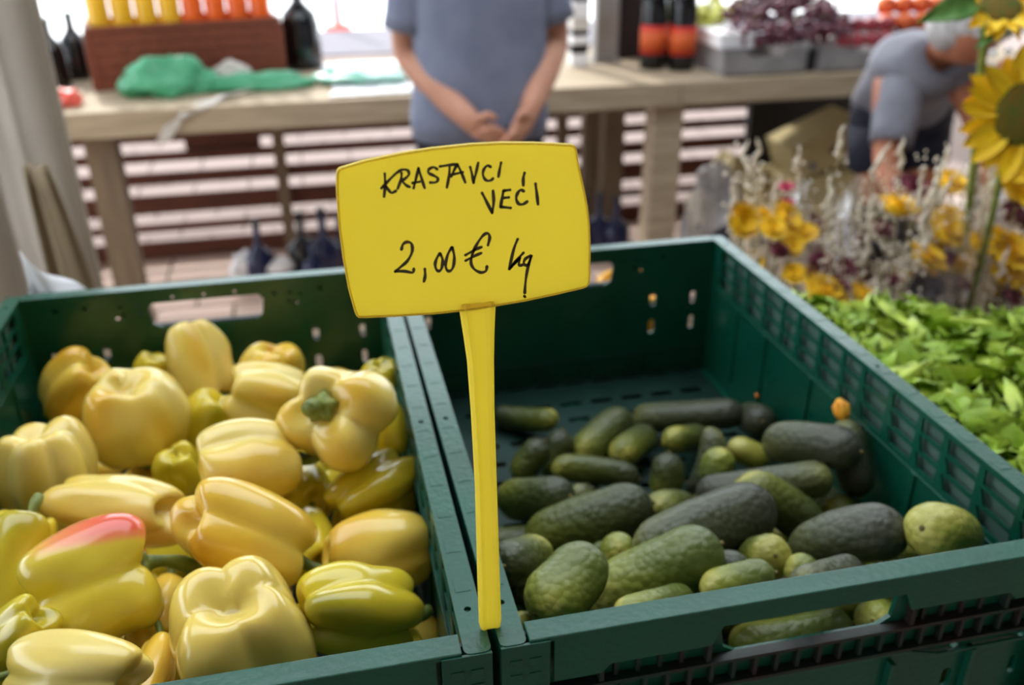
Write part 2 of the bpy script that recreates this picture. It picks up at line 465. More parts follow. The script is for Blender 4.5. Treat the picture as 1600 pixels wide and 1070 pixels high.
INK= {'krastavci': [[[-41.7, 268.1], [-41.9, 263.0], [-42.7, 258.0]], [[-37.3, 267.6], [-40.2, 265.0], [-43.6, 261.8]], [[-42.0, 263.4], [-40.5, 260.7], [-39.3, 259.4], [-37.4, 260.2]], [[-34.5, 267.9], [-34.9, 265.1], [-36.6, 261.1]], [[-36.6, 268.1], [-34.2, 269.3], [-31.9, 268.9], [-31.4, 267.0], [-33.5, 265.1], [-35.2, 264.4]], [[-34.7, 264.6], [-32.9, 262.4], [-31.4, 261.5]], [[-29.7, 260.8], [-28.4, 265.1], [-27.1, 269.5]], [[-27.1, 269.5], [-26.0, 264.9], [-24.9, 260.6]], [[-30.1, 263.1], [-26.9, 263.5]], [[-19.0, 268.5], [-20.6, 269.5], [-22.6, 268.7], [-22.8, 267.1], [-20.5, 265.7], [-18.9, 264.4], [-19.7, 262.8], [-22.4, 262.8]], [[-17.8, 269.6], [-13.5, 270.0], [-10.2, 270.1]], [[-13.5, 269.8], [-13.9, 265.5], [-15.1, 260.1]], [[-13.0, 264.8], [-11.5, 267.8], [-10.1, 270.1]], [[-10.1, 270.1], [-8.4, 266.1], [-6.9, 261.8]], [[-13.1, 265.6], [-7.8, 266.4]], [[-4.5, 268.5], [-3.7, 264.8], [-3.2, 261.3]], [[-3.2, 261.3], [-2.0, 265.7], [-0.9, 270.1]], [[4.6, 267.9], [3.1, 268.6], [1.5, 266.9], [1.1, 264.5], [2.3, 262.2], [4.3, 261.8], [5.6, 262.7]], [[9.3, 269.5], [8.6, 266.4], [8.0, 263.3]]], 'veci': [[[0.5, 256.4], [2.3, 252.6], [4.9, 246.9]], [[4.9, 246.9], [5.7, 251.9], [5.5, 257.0]], [[10.2, 256.7], [9.4, 252.6], [8.8, 249.4]], [[10.2, 256.7], [13.2, 256.9]], [[9.5, 253.4], [12.6, 253.5]], [[8.8, 249.4], [13.4, 248.5]], [[19.5, 255.8], [18.1, 256.5], [16.6, 255.0], [16.0, 252.6], [17.1, 250.2], [19.1, 249.8], [21.1, 250.9]], [[19.9, 264.2], [19.3, 261.8], [19.3, 258.6]], [[24.9, 258.9], [25.5, 254.4], [26.1, 249.3]]], 'price': [[[-36.7, 233.1], [-35.8, 235.5], [-33.8, 236.4], [-32.0, 235.2], [-32.0, 231.6], [-34.3, 227.5], [-37.4, 224.9], [-40.1, 222.8]], [[-40.1, 222.8], [-36.1, 222.6], [-32.4, 221.6], [-31.7, 223.3]], [[-26.7, 222.8], [-26.7, 219.6], [-27.4, 216.8]], [[-19.5, 229.7], [-21.0, 227.5], [-21.9, 224.5], [-21.3, 221.8], [-19.9, 221.3], [-18.8, 223.1], [-18.4, 226.8], [-19.4, 229.5]], [[-13.9, 232.1], [-15.8, 229.1], [-17.1, 224.5], [-16.6, 221.3], [-14.9, 220.9], [-13.5, 223.2], [-13.0, 227.8], [-13.8, 232.1]], [[2.7, 231.7], [3.6, 235.2], [2.8, 237.3], [0.7, 236.7], [-2.1, 233.1], [-4.4, 228.6], [-5.4, 224.2], [-4.2, 220.9], [-1.2, 218.7], [1.4, 219.1], [2.0, 221.4]], [[-7.8, 227.8], [-3.1, 230.1], [-0.4, 231.0]], [[-7.8, 225.1], [-3.7, 227.0], [-0.6, 228.1]]], 'unit': [[[16.6, 233.4], [14.7, 228.5], [12.5, 219.1]], [[19.3, 226.5], [16.5, 223.6], [12.7, 219.1]], [[12.7, 219.1], [15.1, 221.6], [17.6, 224.2]], [[17.6, 224.2], [17.2, 220.6], [19.6, 220.8]], [[22.6, 224.8], [20.1, 223.3], [19.5, 221.1], [21.3, 220.3], [23.1, 224.6]], [[23.1, 224.6], [21.3, 218.3], [20.3, 211.9], [19.9, 206.2]], [[19.7, 204.7], [20.0, 204.2]]]}
PACK_C=[[[0.1466, 0.4583, 0.9872], [0.1069, 0.4951, 0.9748], 0.0128], [[0.2582, 0.4452, 0.9796], [0.3305, 0.3981, 1.0032], 0.016], [[0.1767, 0.3965, 0.981], [0.2158, 0.4237, 0.99], 0.019], [[0.1375, 0.3959, 0.97], [0.1462, 0.404, 0.9896], 0.014], [[0.1009, 0.3669, 0.9893], [0.113, 0.3712, 1.0029], 0.014], [[0.2044, 0.3675, 0.9912], [0.2385, 0.4029, 0.9797], 0.016], [[0.2571, 0.3632, 1.0024], [0.2988, 0.3911, 0.983], 0.0133], [[0.1326, 0.3338, 1.0059], [0.1889, 0.3186, 0.998], 0.013], [[0.226, 0.3064, 0.9923], [0.2287, 0.3121, 1.0046], 0.016], [[0.2811, 0.3346, 1.017], [0.2621, 0.3175, 0.9752], 0.0127], [[0.2667, 0.284, 1.024], [0.2636, 0.2813, 1.0173], 0.0156], [[0.315, 0.3328, 1.0008], [0.329, 0.3267, 0.9948], 0.0135], [[0.3153, 0.257, 1.0561], [0.3433, 0.2147, 1.0729], 0.0186], [[0.3662, 0.2393, 1.0671], [0.3659, 0.215, 1.0387], 0.0159], [[0.317, 0.2058, 1.0518], [0.2414, 0.2352, 1.0288], 0.0161], [[0.0785, 0.3044, 1.0012], [0.105, 0.2735, 1.0204], 0.0192], [[0.0925, 0.236, 1.0112], [0.1543, 0.2219, 1.0352], 0.0229], [[0.1884, 0.2265, 1.0252], [0.2144, 0.2455, 1.008], 0.0158], [[0.1519, 0.1346, 1.0679], [0.2306, 0.1583, 1.0656], 0.024], [[0.2571, 0.1945, 1.0534], [0.295, 0.1819, 1.0276], 0.0188], [[0.1112, 0.101, 1.0634], [0.1535, 0.0912, 1.0901], 0.0233], [[0.0557, 0.1424, 1.0682], [0.0325, 0.1126, 1.0907], 0.015], [[0.0497, 0.0644, 1.102], [0.0688, 0.079, 1.1051], 0.0201], [[0.1235, 0.1497, 1.0556], [0.1317, 0.1713, 1.0369], 0.0134], [[0.128, 0.2035, 1.0118], [0.1217, 0.1853, 1.0275], 0.0079], [[0.168, 0.1162, 1.0413], [0.1852, 0.0899, 1.0745], 0.0139], [[0.2174, 0.0964, 1.0756], [0.2223, 0.1192, 1.055], 0.016], [[0.2655, 0.1143, 1.0587], [0.2947, 0.0842, 1.0909], 0.0203], [[0.3219, 0.0628, 1.1053], [0.362, 0.0775, 1.0808], 0.0201], [[0.3145, 0.0829, 1.0682], [0.3505, 0.1161, 1.0431], 0.0121], [[0.1592, 0.057, 1.0921], [0.185, 0.0543, 1.0978], 0.0119], [[0.2313, 0.0767, 1.0756], [0.2335, 0.0761, 1.0754], 0.0113], [[0.2064, 0.0297, 1.1094], [0.2521, 0.0544, 1.0897], 0.0118], [[0.0896, 0.0342, 1.105], [0.1346, 0.0633, 1.081], 0.0107], [[0.0264, 0.0641, 1.0819], [0.0472, 0.1062, 1.0383], 0.0078], [[0.0416, 0.1483, 1.0353], [0.0365, 0.124, 1.0574], 0.0106], [[0.183, 0.0476, 1.0471], [0.238, 0.0414, 1.0543], 0.0144], [[0.2646, 0.0318, 1.0652], [0.3007, 0.0617, 1.0333], 0.0134], [[0.3385, 0.1994, 1.021], [0.3593, 0.2145, 1.0081], 0.0141], [[0.365, 0.4095, 0.9865], [0.3542, 0.3731, 1.0062], 0.0171], [[0.1353, 0.2904, 1.0055], [0.1626, 0.3331, 0.9724], 0.0104]]
PACK_CF=[[[0.028, 0.0446, 0.982], [0.092, 0.0454, 0.982], 0.018], [[0.121, 0.0434, 0.982], [0.185, 0.0466, 0.982], 0.018], [[0.214, 0.0466, 0.982], [0.278, 0.0434, 0.982], 0.018], [[0.307, 0.0449, 0.982], [0.371, 0.0451, 0.982], 0.018], [[0.0281, 0.085, 0.982], [0.0919, 0.091, 0.982], 0.018], [[0.1211, 0.085, 0.982], [0.1849, 0.091, 0.982], 0.018], [[0.2141, 0.0909, 0.982], [0.2779, 0.0851, 0.982], 0.018], [[0.3071, 0.0902, 0.982], [0.3709, 0.0858, 0.982], 0.018], [[0.0282, 0.1344, 0.982], [0.0918, 0.1276, 0.982], 0.018], [[0.121, 0.1315, 0.982], [0.185, 0.1305, 0.982], 0.018], [[0.2142, 0.1346, 0.982], [0.2778, 0.1274, 0.982], 0.018], [[0.307, 0.1313, 0.982], [0.371, 0.1307, 0.982], 0.018], [[0.028, 0.1729, 0.982], [0.092, 0.1751, 0.982], 0.018], [[0.121, 0.1757, 0.982], [0.185, 0.1723, 0.982], 0.018], [[0.214, 0.1726, 0.982], [0.278, 0.1754, 0.982], 0.018], [[0.307, 0.1733, 0.982], [0.371, 0.1747, 0.982], 0.018], [[0.0282, 0.2206, 0.982], [0.0918, 0.2134, 0.982], 0.018], [[0.121, 0.2165, 0.982], [0.185, 0.2175, 0.982], 0.018], [[0.2141, 0.2188, 0.982], [0.2779, 0.2152, 0.982], 0.018], [[0.307, 0.2177, 0.982], [0.371, 0.2163, 0.982], 0.018], [[0.028, 0.2617, 0.982], [0.092, 0.2583, 0.982], 0.018], [[0.121, 0.2585, 0.982], [0.185, 0.2615, 0.982], 0.018], [[0.214, 0.2605, 0.982], [0.278, 0.2595, 0.982], 0.018], [[0.3071, 0.2626, 0.982], [0.3709, 0.2574, 0.982], 0.018], [[0.058, 0.028, 1.018], [0.058, 0.072, 1.018], 0.018], [[0.153, 0.028, 1.018], [0.153, 0.072, 1.018], 0.018], [[0.248, 0.028, 1.018], [0.248, 0.072, 1.018], 0.018], [[0.343, 0.028, 1.018], [0.343, 0.072, 1.018], 0.018], [[0.058, 0.078, 1.018], [0.058, 0.122, 1.018], 0.018], [[0.153, 0.078, 1.018], [0.153, 0.122, 1.018], 0.018], [[0.248, 0.078, 1.018], [0.248, 0.122, 1.018], 0.018], [[0.343, 0.078, 1.018], [0.343, 0.122, 1.018], 0.018], [[0.058, 0.128, 1.018], [0.058, 0.172, 1.018], 0.018], [[0.153, 0.128, 1.018], [0.153, 0.172, 1.018], 0.018], [[0.248, 0.128, 1.018], [0.248, 0.172, 1.018], 0.018], [[0.343, 0.128, 1.018], [0.343, 0.172, 1.018], 0.018]]
PACK_P=[[[-0.3373, 0.5117, 1.0554], [-0.3297, 0.5205, 1.0576], 0.0325], [[-0.2652, 0.5474, 1.046], [-0.2632, 0.5404, 1.0499], 0.019], [[-0.257, 0.3993, 1.0761], [-0.2568, 0.4004, 1.0773], 0.0437], [[-0.2127, 0.5229, 1.068], [-0.2128, 0.5239, 1.0693], 0.0417], [[-0.1484, 0.5005, 1.0547], [-0.1398, 0.5179, 1.048], 0.0283], [[-0.0791, 0.2874, 1.1253], [-0.0789, 0.2878, 1.1263], 0.0413], [[-0.1394, 0.4439, 1.0604], [-0.1373, 0.4308, 1.0669], 0.0329], [[-0.0337, 0.4244, 1.0659], [-0.0327, 0.4288, 1.0749], 0.0221], [[-0.0335, 0.316, 1.0777], [-0.0319, 0.3228, 1.0917], 0.0202], [[-0.2022, 0.4349, 1.0408], [-0.1987, 0.4188, 1.0507], 0.0278], [[-0.2187, 0.3665, 1.035], [-0.2142, 0.3457, 1.0489], 0.0212], [[-0.3152, 0.3239, 1.0774], [-0.3148, 0.3241, 1.0791], 0.0401], [[-0.1425, 0.2652, 1.1003], [-0.1551, 0.2696, 1.0998], 0.0356], [[-0.2719, 0.246, 1.0926], [-0.2233, 0.2474, 1.0805], 0.0304], [[-0.0606, 0.2616, 1.0603], [-0.0509, 0.2755, 1.0556], 0.0308], [[-0.1335, 0.1552, 1.1038], [-0.156, 0.1611, 1.115], 0.0363], [[-0.0479, 0.1733, 1.0688], [-0.0673, 0.1827, 1.0609], 0.0286], [[-0.3019, 0.1846, 1.0995], [-0.3128, 0.189, 1.0663], 0.0233], [[-0.2387, 0.1395, 1.1073], [-0.2447, 0.1487, 1.0999], 0.0357], [[-0.146, 0.0664, 1.1029], [-0.1459, 0.0673, 1.104], 0.0447], [[-0.0682, 0.0752, 1.0981], [-0.0842, 0.0931, 1.0857], 0.0276], [[-0.0476, 0.1043, 1.0413], [-0.0481, 0.0803, 1.065], 0.0129], [[-0.2493, 0.0584, 1.1079], [-0.2153, 0.041, 1.1218], 0.0216], [[-0.2936, 0.1107, 1.083], [-0.2777, 0.077, 1.113], 0.0154], [[-0.2909, 0.1628, 1.046], [-0.2816, 0.1413, 1.065], 0.0195], [[-0.2135, 0.1739, 1.0369], [-0.2085, 0.1564, 1.0526], 0.0228], [[-0.2076, 0.0876, 1.0648], [-0.1984, 0.0572, 1.0945], 0.0128], [[-0.1096, 0.2976, 1.0427], [-0.1082, 0.281, 1.0547], 0.0245], [[-0.1072, 0.2278, 1.0418], [-0.1058, 0.2103, 1.0561], 0.0225]]
PACK_PF=[[[-0.345, 0.06, 1.0], 0.037], [[-0.255, 0.06, 1.0], 0.037], [[-0.165, 0.06, 1.0], 0.037], [[-0.075, 0.06, 1.0], 0.037], [[-0.325, 0.14, 1.0], 0.037], [[-0.235, 0.14, 1.0], 0.037], [[-0.145, 0.14, 1.0], 0.037], [[-0.055, 0.14, 1.0], 0.037], [[-0.345, 0.22, 1.0], 0.037], [[-0.255, 0.22, 1.0], 0.037], [[-0.165, 0.22, 1.0], 0.037], [[-0.075, 0.22, 1.0], 0.037], [[-0.325, 0.3, 1.0], 0.037], [[-0.235, 0.3, 1.0], 0.037], [[-0.145, 0.3, 1.0], 0.037], [[-0.055, 0.3, 1.0], 0.037], [[-0.345, 0.38, 1.0], 0.037], [[-0.255, 0.38, 1.0], 0.037], [[-0.165, 0.38, 1.0], 0.037], [[-0.075, 0.38, 1.0], 0.037], [[-0.325, 0.46, 1.0], 0.037], [[-0.235, 0.46, 1.0], 0.037], [[-0.145, 0.46, 1.0], 0.037], [[-0.055, 0.46, 1.0], 0.037], [[-0.345, 0.54, 1.0], 0.037], [[-0.255, 0.54, 1.0], 0.037], [[-0.165, 0.54, 1.0], 0.037], [[-0.075, 0.54, 1.0], 0.037]]
# ---------------------------------------------------------------- the setting
floor = MB().box((-7, -3, -.1), (7, 2.6, 0)).build('floor', M['hall_floor'], kind='structure')
pv = MB().box((-9, 2.6, -.12), (12, 9.3, -.012)).build('pavement', M['joint'], kind='structure')
random.seed(4)
stone_mesh = {}
tile = .30
for j in range(15):
    for i in range(20):
        x = -2.4 + i * tile + (tile / 2 if j % 2 else 0); y = 2.6 + j * tile
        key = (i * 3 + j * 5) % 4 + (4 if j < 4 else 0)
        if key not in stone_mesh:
            o = MB().box((.006, .006, -.03 - .002 * key), (tile - .006, tile - .006, 0.0 - .001 * (key % 4))).build('paving_stone', M['tile' if j < 4 else 'pave'], pv)  # nearest rows get the sunlit-toned paving
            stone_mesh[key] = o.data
        else:
            o = bpy.data.objects.new('paving_stone', stone_mesh[key]); COL.objects.link(o); o.parent = pv
        o.location = (x, y, 0)
MB().box((-9, 7.1, -.03), (12, 9.3, -.001)).build('pavement_far', M['pave'], kind='structure')
MB().box((-12, 9.3, -.1), (16, 11.1, .02)).build('kerb_strip', M['kerb'], kind='structure')
MB().box((-30, 11.1, -.1), (40, 60, 0)).build('open_square', M['pave_white'], kind='structure')
MB().box((-7, -3.1, 0), (7, -3, 3.4)).build('wall_back', M['wall'], kind='structure')
MB().box((5.5, -3, 0), (5.6, 4.0, 3.4)).build('wall_right', M['wall'], kind='structure')
# the hall roof, out of view: solid boards, with an opening added to light the stalls
rf = MB()
rf.box((-7, -3.1, 3.4), (7, .2, 3.5)); rf.box((-7, 2.3, 3.4), (7, 4.1, 3.5)); rf.box((2.2, .2, 3.4), (7, 2.3, 3.5)); rf.box((-7, .2, 3.4), (-2.8, 2.3, 3.5))
rf.build('ceiling', M['roof'], kind='structure')

# ---------------------------------------------------------------- stall table under the crates
TZ = .93
tb = empty('stall_table', (0, 0, 0), 'brown wooden stall table carrying the green crates', 'table')
for k in range(6):
    y0 = -.03 + k * .155
    MB().box((-1.0, y0, TZ - .03), (1.05 if k < 4 else .46, y0 + .15, TZ)).build('plank', M['table'], tb, bevel=.002)
for x, y in ((-.95, .02), (-.95, .85), (1.0, .02), (1.0, .50)):
    MB().box((x - .03, y - .03, 0), (x + .03, y + .03, TZ - .03)).build('leg', M['table'], tb)
MB().box((-.95, .0, TZ - .11), (1.0, .02, TZ - .03)).build('apron', M['table'], tb)

# ---------------------------------------------------------------- crates
CW, CD, CH = .398, .594, .2      # outside size; top of the rim at ZR
RW = .0155


def make_crate(x, y, rz, label):
    t = empty('plastic_crate', (x, y, ZR - CH), label, 'crate', 'green plastic market crates', rot=(0, 0, rz))
    H = CH
    pk = []
    # side rails (run the whole length), with the small peg holes near the ends
    for sx in (0, 1):
        x0 = 0 if sx == 0 else CW - RW
        xf = Matrix.Translation((x0, 0, H - .003))
        holes = [circ(RW * .5, yy, .0022) for yy in (CD - .03, .035, CD * .42)]
        mb = MB().plate(rrect(0, 0, RW, CD, .004), holes, .003, xf)
        ox = 0 if sx == 0 else CW - .002
        mb.box((ox, .003, H - .036), (ox + .002, CD - .003, H - .003))
        # shallow cross seams of the moulding
        for k in range(14):
            yy = .05 + k * .037
            mb.box((x0 + .003, yy, H), (x0 + RW - .003, yy + .012, H + .0003))
        mb.build('side_rail', M['crate'], t, bevel=.0008)
    for sy in (0, 1):
        y0 = 0 if sy == 0 else CD - RW
        mb = MB().box((RW + .0012, y0, H - .0028), (CW - RW - .0012, y0 + RW, H + .0012))
        # outer skirt with a trapezoid cut above the hand hole
        hx0, hx1 = .137, .252
        ol = [(.031, H - .034), (.060, H - .034), (.066, H - .028), (.128, H - .028), (hx0 - .002, H - .014), (hx1 + .004, H - .014), (.262, H - .028), (CW - .066, H - .028), (CW - .060, H - .034), (CW - .031, H - .034), (CW - .031, H - .002), (.031, H - .002)]
        yy = .0 if sy == 0 else CD - .0025
        xf = Matrix(((1, 0, 0, 0), (0, 0, -1, yy + .0025), (0, 1, 0, 0), (0, 0, 0, 1)))
        mb.plate(ol, [], .0025, xf)
        mb.build('end_rail', M['crate'], t, bevel=.0008)
    # corner blocks
    for sx in (0, 1):
        for sy in (0, 1):
            X = 0 if sx == 0 else CW - .0285; Y = -.0012 if sy == 0 else CD - .0008
            mb = MB().box((X, Y, .012), (X + .0285, Y + .002, H - .0006))
            for zz in (H - .012, H - .023, H - .034, H - .06, H - .072):
                for xx in ((.005, .0125), (.016, .0235)):
                    mb.box((X + xx[0], Y - (.0007 if sy == 0 else -.002), zz - .0035), (X + xx[1], Y + (0 if sy == 0 else .0027), zz + .0012))
            mb.build('corner_block', M['crate'], t, bevel=.0006)
    # end walls with hand hole, pegs and slots
    def slot(cx, cz, w, h): return rrect(cx - w / 2, cz - h / 2, cx + w / 2, cz + h / 2, min(w, h) * .48, 3)
    for sy in (0, 1):
        holes = [[(.150, H - .046), (.246, H - .046), (.2555, H - .040), (.258, H - .022), (.253, H - .0165), (.143, H - .0165), (.138, H - .022), (.141, H - .040)]]
        for cx in (.088, .31):
            holes.append(slot(cx, H - .070, .0075, .017)); holes.append(slot(cx, H - .106, .0075, .018))
        for cx in (.036, .362):
            holes.append(slot(cx, H - .072, .0065, .017)); holes.append(slot(cx, H - .105, .006, .017))
        for cx, cz, r in ((.047, .0155, .0028), (.076, .0155, .0028), (.111, .0170, .0023), (.131, .0165, .0024), (.106, .0300, .0028), (.113, .0275, .0025), (.130, .0270, .0022),
                          (.350, .0155, .0028), (.320, .0155, .0028), (.287, .0170, .0023), (.270, .0165, .0024), (.292, .0300, .0028), (.285, .0275, .0025), (.298, .0200, .002)):
            holes.append(circ(cx, H - cz, r, 6))
        for cx in (.165, .197, .229):
            holes.append(circ(cx, H - .0115, .002, 6))
        y0 = .0095 if sy == 0 else CD - .0125
        xf = Matrix(((1, 0, 0, 0), (0, 0, -1, y0 + .003), (0, 1, 0, 0), (0, 0, 0, 1)))
        mb = MB().plate([(.006, .006), (CW - .006, .006), (CW - .006, H - .003), (.006, H - .003)], holes, .003, xf)
        mb.build('end_wall', M['crate'], t)
        # inside: ring mouldings and low ledge along the floor
        yi = .0155 if sy == 0 else CD - .0155
        mb = MB(); sgn = 1 if sy == 0 else -1
        for cx in (.10, .171, .228, .295):
            pts = [(cx + .0085 * math.cos(a), yi - sgn * .001, .042 + .0095 * math.sin(a)) for a in [math.radians(20 + 320 * i / 12 - 90) for i in range(13)]]
            mb.tube(pts, .0012, 6)
        for k in range(9):
            cx = .055 + k * .036
            mb.box((cx, min(yi, yi + sgn * .005), .030), (cx + .024, max(yi, yi + sgn * .005), .0325))
            mb.box((cx + .006, min(yi, yi + sgn * .003), .0325), (cx + .009, max(yi, yi + sgn * .003), .038))
            mb.box((cx + .014, min(yi, yi + sgn * .003), .0325), (cx + .017, max(yi, yi + sgn * .003), .038))
        mb.box((.02, min(yi - sgn * .002, yi + sgn * .001), .058), (CW - .02, max(yi - sgn * .002, yi + sgn * .001), .060))
        mb.build('wall_moulding', M['crate_dull'], t)
        # outside: ribbed brownish band under the hand hole and frame strips
        yo = .0095 if sy == 0 else CD - .0095
        mb = MB(); s0 = -1 if sy == 0 else 1
        def bx(x0, x1, z0, z1, d): mb.box((x0, min(yo, yo + s0 * d), z0), (x1, max(yo, yo + s0 * d), z1))
        bx(.03, CW - .03, H - .047, H - .0445, .007); bx(.03, CW - .03, H - .066, H - .0635, .007)
        for k in range(22):
            bx(.045 + k * .0145, .0475 + k * .0145, H - .0645, H - .046, .005)
        bx(.035, .130, H - .0305, H - .028, .006); bx(.266, CW - .035, H - .0305, H - .028, .006)
        for xx in (.060, .128, .266, .335):
            bx(xx, xx + .003, H - .046, H - .028, .006)
        for k in range(4):
            bx(.07 + k * .014, .0725 + k * .014, H - .046, H - .03, .003); bx(.276 + k * .014, .2785 + k * .014, H - .046, H - .03, .003)
        mb.build('outer_ribs', M['crate_dirty'], t)
        mb = MB()
        pts = [(.03, H - .078), (.10, H - .078), (.125, H - .070), (.27, H - .070), (.295, H - .078), (CW - .03, H - .078)]
        mb.tube([(p[0], yo + s0 * .003, p[1]) for p in pts], .0016, 6)
        for xx in (.075, .135, .26, .32):
            bx(xx, xx + .004, .012, H - .078, .006)
        bx(.02, CW - .02, .006, .012, .009)
        mb.build('outer_frame', M['crate'], t, bevel=.0005)
    # long side walls: perforated band of pockets near the top, plain ribbed panel below
    for sx in (0, 1):
        xin = .0145 if sx == 0 else CW - .0145
        s0 = 1 if sx == 0 else -1
        holes = []
        y = .030
        k = 0
        while y < CD - .05:
            wd = .040 if k % 3 else .030
            big = k % 3 != 2
            for r in range(3):
                z1 = H - .0060 - r * .0160; z0 = z1 - .0132
                holes.append([(y, z0), (y + wd * .74, z0), (y + wd * .90, z1), (y, z1)] if r else [(y, z0), (y + wd * .86, z0), (y + wd * .90, z1), (y, z1)])
            y += wd + .002; k += 1
        for cy in (.09, .2, .31, .42, .52):
            for d in (-.018, 0, .018):
                holes.append(circ(cy + d, .105, .0020, 6)); holes.append(circ(cy + d + .008, .098, .0016, 6))
        # plane: local x -> world y, local y -> world z, thickness along -s0*x
        if sx == 0:
            xf = Matrix(((0, 0, 1, xin - .0025), (1, 0, 0, 0), (0, 1, 0, 0), (0, 0, 0, 1)))
        else:
            xf = Matrix(((0, 0, 1, xin), (1, 0, 0, 0), (0, 1, 0, 0), (0, 0, 0, 1)))
        mb = MB().plate([(.010, .006), (CD - .010, .006), (CD - .010, H - .003), (.010, H - .003)], holes, .0025, xf)
        mb.build('side_wall', M['crate'], t)
        mb = MB()
        xo = .0045 if sx == 0 else CW - .0065
        mb.box((xo, .006, .05), (xo + .002, CD - .006, H - .01))
        mb.build('side_backing', M['crate_back'], t)
        mb = MB()
        for yy in (.065, .165, .245, .335, .43, .5):
            mb.box((min(xin, xin + s0 * .0022), yy, .05), (max(xin, xin + s0 * .0022), yy + .006, H - .056))
        mb.box((min(xin, xin + s0 * .0015), .02, H - .0575), (max(xin, xin + s0 * .0015), CD - .02, H - .0555))
        mb.box((min(xin, xin + s0 * .006), .02, .026), (max(xin, xin + s0 * .006), CD - .02, .030))
        mb.build('side_ribs', M['crate'], t, bevel=.0006)
    # base: slotted floor
    holes = []
    for j in range(15):
        for i in range(9):
            holes.append(rrect(.03 + i * .038, .035 + j * .035, .055 + i * .038, .044 + j * .035))
    MB().plate([(.008, .008), (CW - .008, .008), (CW - .008, CD - .008), (.008, CD - .008)], holes, .004, Matrix.Translation((0, 0, .024))).build('base', M['crate_dull'], t)
    mb = MB()
    for xx in (.02, .19, .36):
        mb.box((xx, .02, 0), (xx + .012, CD - .02, .024))
    mb.box((.008, .008, 0), (CW - .008, .014, .024)); mb.box((.008, CD - .014, 0), (CW - .008, CD - .008, .024))
    mb.build('base_runner', M['crate'], t)
    return t


RC = make_crate(.0005, 0, 0, 'green plastic crate holding the cucumbers, right of the yellow sign')
LC = copy_tree(RC); LC.location = (-CW - .0045, .0, ZR - CH); LC.rotation_euler.z = -.003
LC['label'] = 'green plastic crate filled with pale yellow peppers, left of the yellow sign'
NC = copy_tree(RC); NC.location = (-2 * CW - .0085, -.015, ZR - CH); NC.rotation_euler.z = .0
NC['label'] = 'green plastic crate at the left picture edge, only its rail showing beside the pepper crate'

# ---------------------------------------------------------------- the price sign
SX, SY = -.002, .0155
sign = empty('price_sign', (SX, SY, ZR), 'yellow plastic price sign with black handwriting standing on the crate rims', 'sign')
ol = [(p[0] / 1000, p[1] / 1000) for p in BOARD]
T = .0022
xfb = Matrix(((1, 0, 0, 0), (0, 0, -1, T / 2), (0, 1, 0, 0), (0, 0, 0, 1)))
MB().plate(ol, [], T, xfb).build('board', M['sign'], sign, bevel=.0005)
cx = sum(p[0] for p in ol) / len(ol); cz = sum(p[1] for p in ol) / len(ol)
mb = MB()
lip = [Vector((cx + (p[0] - cx) * .992, -T / 2 - .0001, cz + (p[1] - cz) * .989)) for p in ol]
mb.tube(lip + [lip[0]], .00055, 5)
mb.build('board_edge', M['sign'], sign, smooth=True)
mb = MB()
prof = [(.0005, -.0058, .0058), (.005, -.0066, .0066), (.03, -.0066, .0062), (.098, -.0062, .0056), (.144, -.0070, .0052), (.173, -.0085, .0050), (.186, -.0098, .0054), (.2005, -.0114, .0063), (.2035, -.0112, .0061)]
rings = []
for z, a, b in prof:
    o_ = -.0005 if z < .17 else 0
    dx = -.0028 * (z / .2) if z < .17 else 0
    a += dx * .2; b += dx * .2
    d0 = .0034 if .01 < z < .19 else (.0018 if z < .1 else (.0028 if z < .195 else (.0017 if z < .205 else .0012)))
    e = (b - a) * .16
    rings.append([Vector((a, .0012, z)), Vector((a + .0006, -d0 * .55, z)), Vector((a + e, -d0, z)), Vector((a + e * 2.0, -d0 + .0007, z)), Vector((b - e * 2.0, -d0 + .0007, z)), Vector((b - e, -d0, z)), Vector((b - .0006, -d0 * .55, z)), Vector((b, .0012, z))])
mb.rings(rings)
# the stick fades into the board
mb.build('stick', M['sign'], sign, bevel=.0003)
for k, strokes in INK.items():
    mb = MB()
    for s in strokes:
        pts = [Vector((p.x / 1000, 0, p.y / 1000)) for p in catmull([(q[0], q[1], 0) for q in s], 5)]
        w = .00060 if k == 'krastavci' else .00068
        lay = -T / 2 - .00004
        n = len(pts); L = []; Rr = []
        for i, p in enumerate(pts):
            t_ = (pts[min(i + 1, n - 1)] - pts[max(i - 1, 0)])
            if t_.length < 1e-9: t_ = Vector((0, 0, -1))
            t_.normalize(); nn = Vector((-t_.z, 0, t_.x))
            ww = w * (1 + .18 * math.sin(i * .7 + len(s)))
            L.append(p + nn * ww + Vector((0, lay, 0))); Rr.append(p - nn * ww + Vector((0, lay, 0)))
        dy = Vector((0, -.00012, 0))
        rings = [[L[i], Rr[i], Rr[i] + dy, L[i] + dy] for i in range(n)]
        mb.rings(rings)
        for e in (pts[0], pts[-1]):
            mb.rings([[e + Vector((math.cos(a) * w, lay + q, math.sin(a) * w)) for a in [2 * math.pi * j / 8 for j in range(8)]] for q in (0, -.00013)])
    mb.build('handwriting', M['ink'], sign, recalc=True)


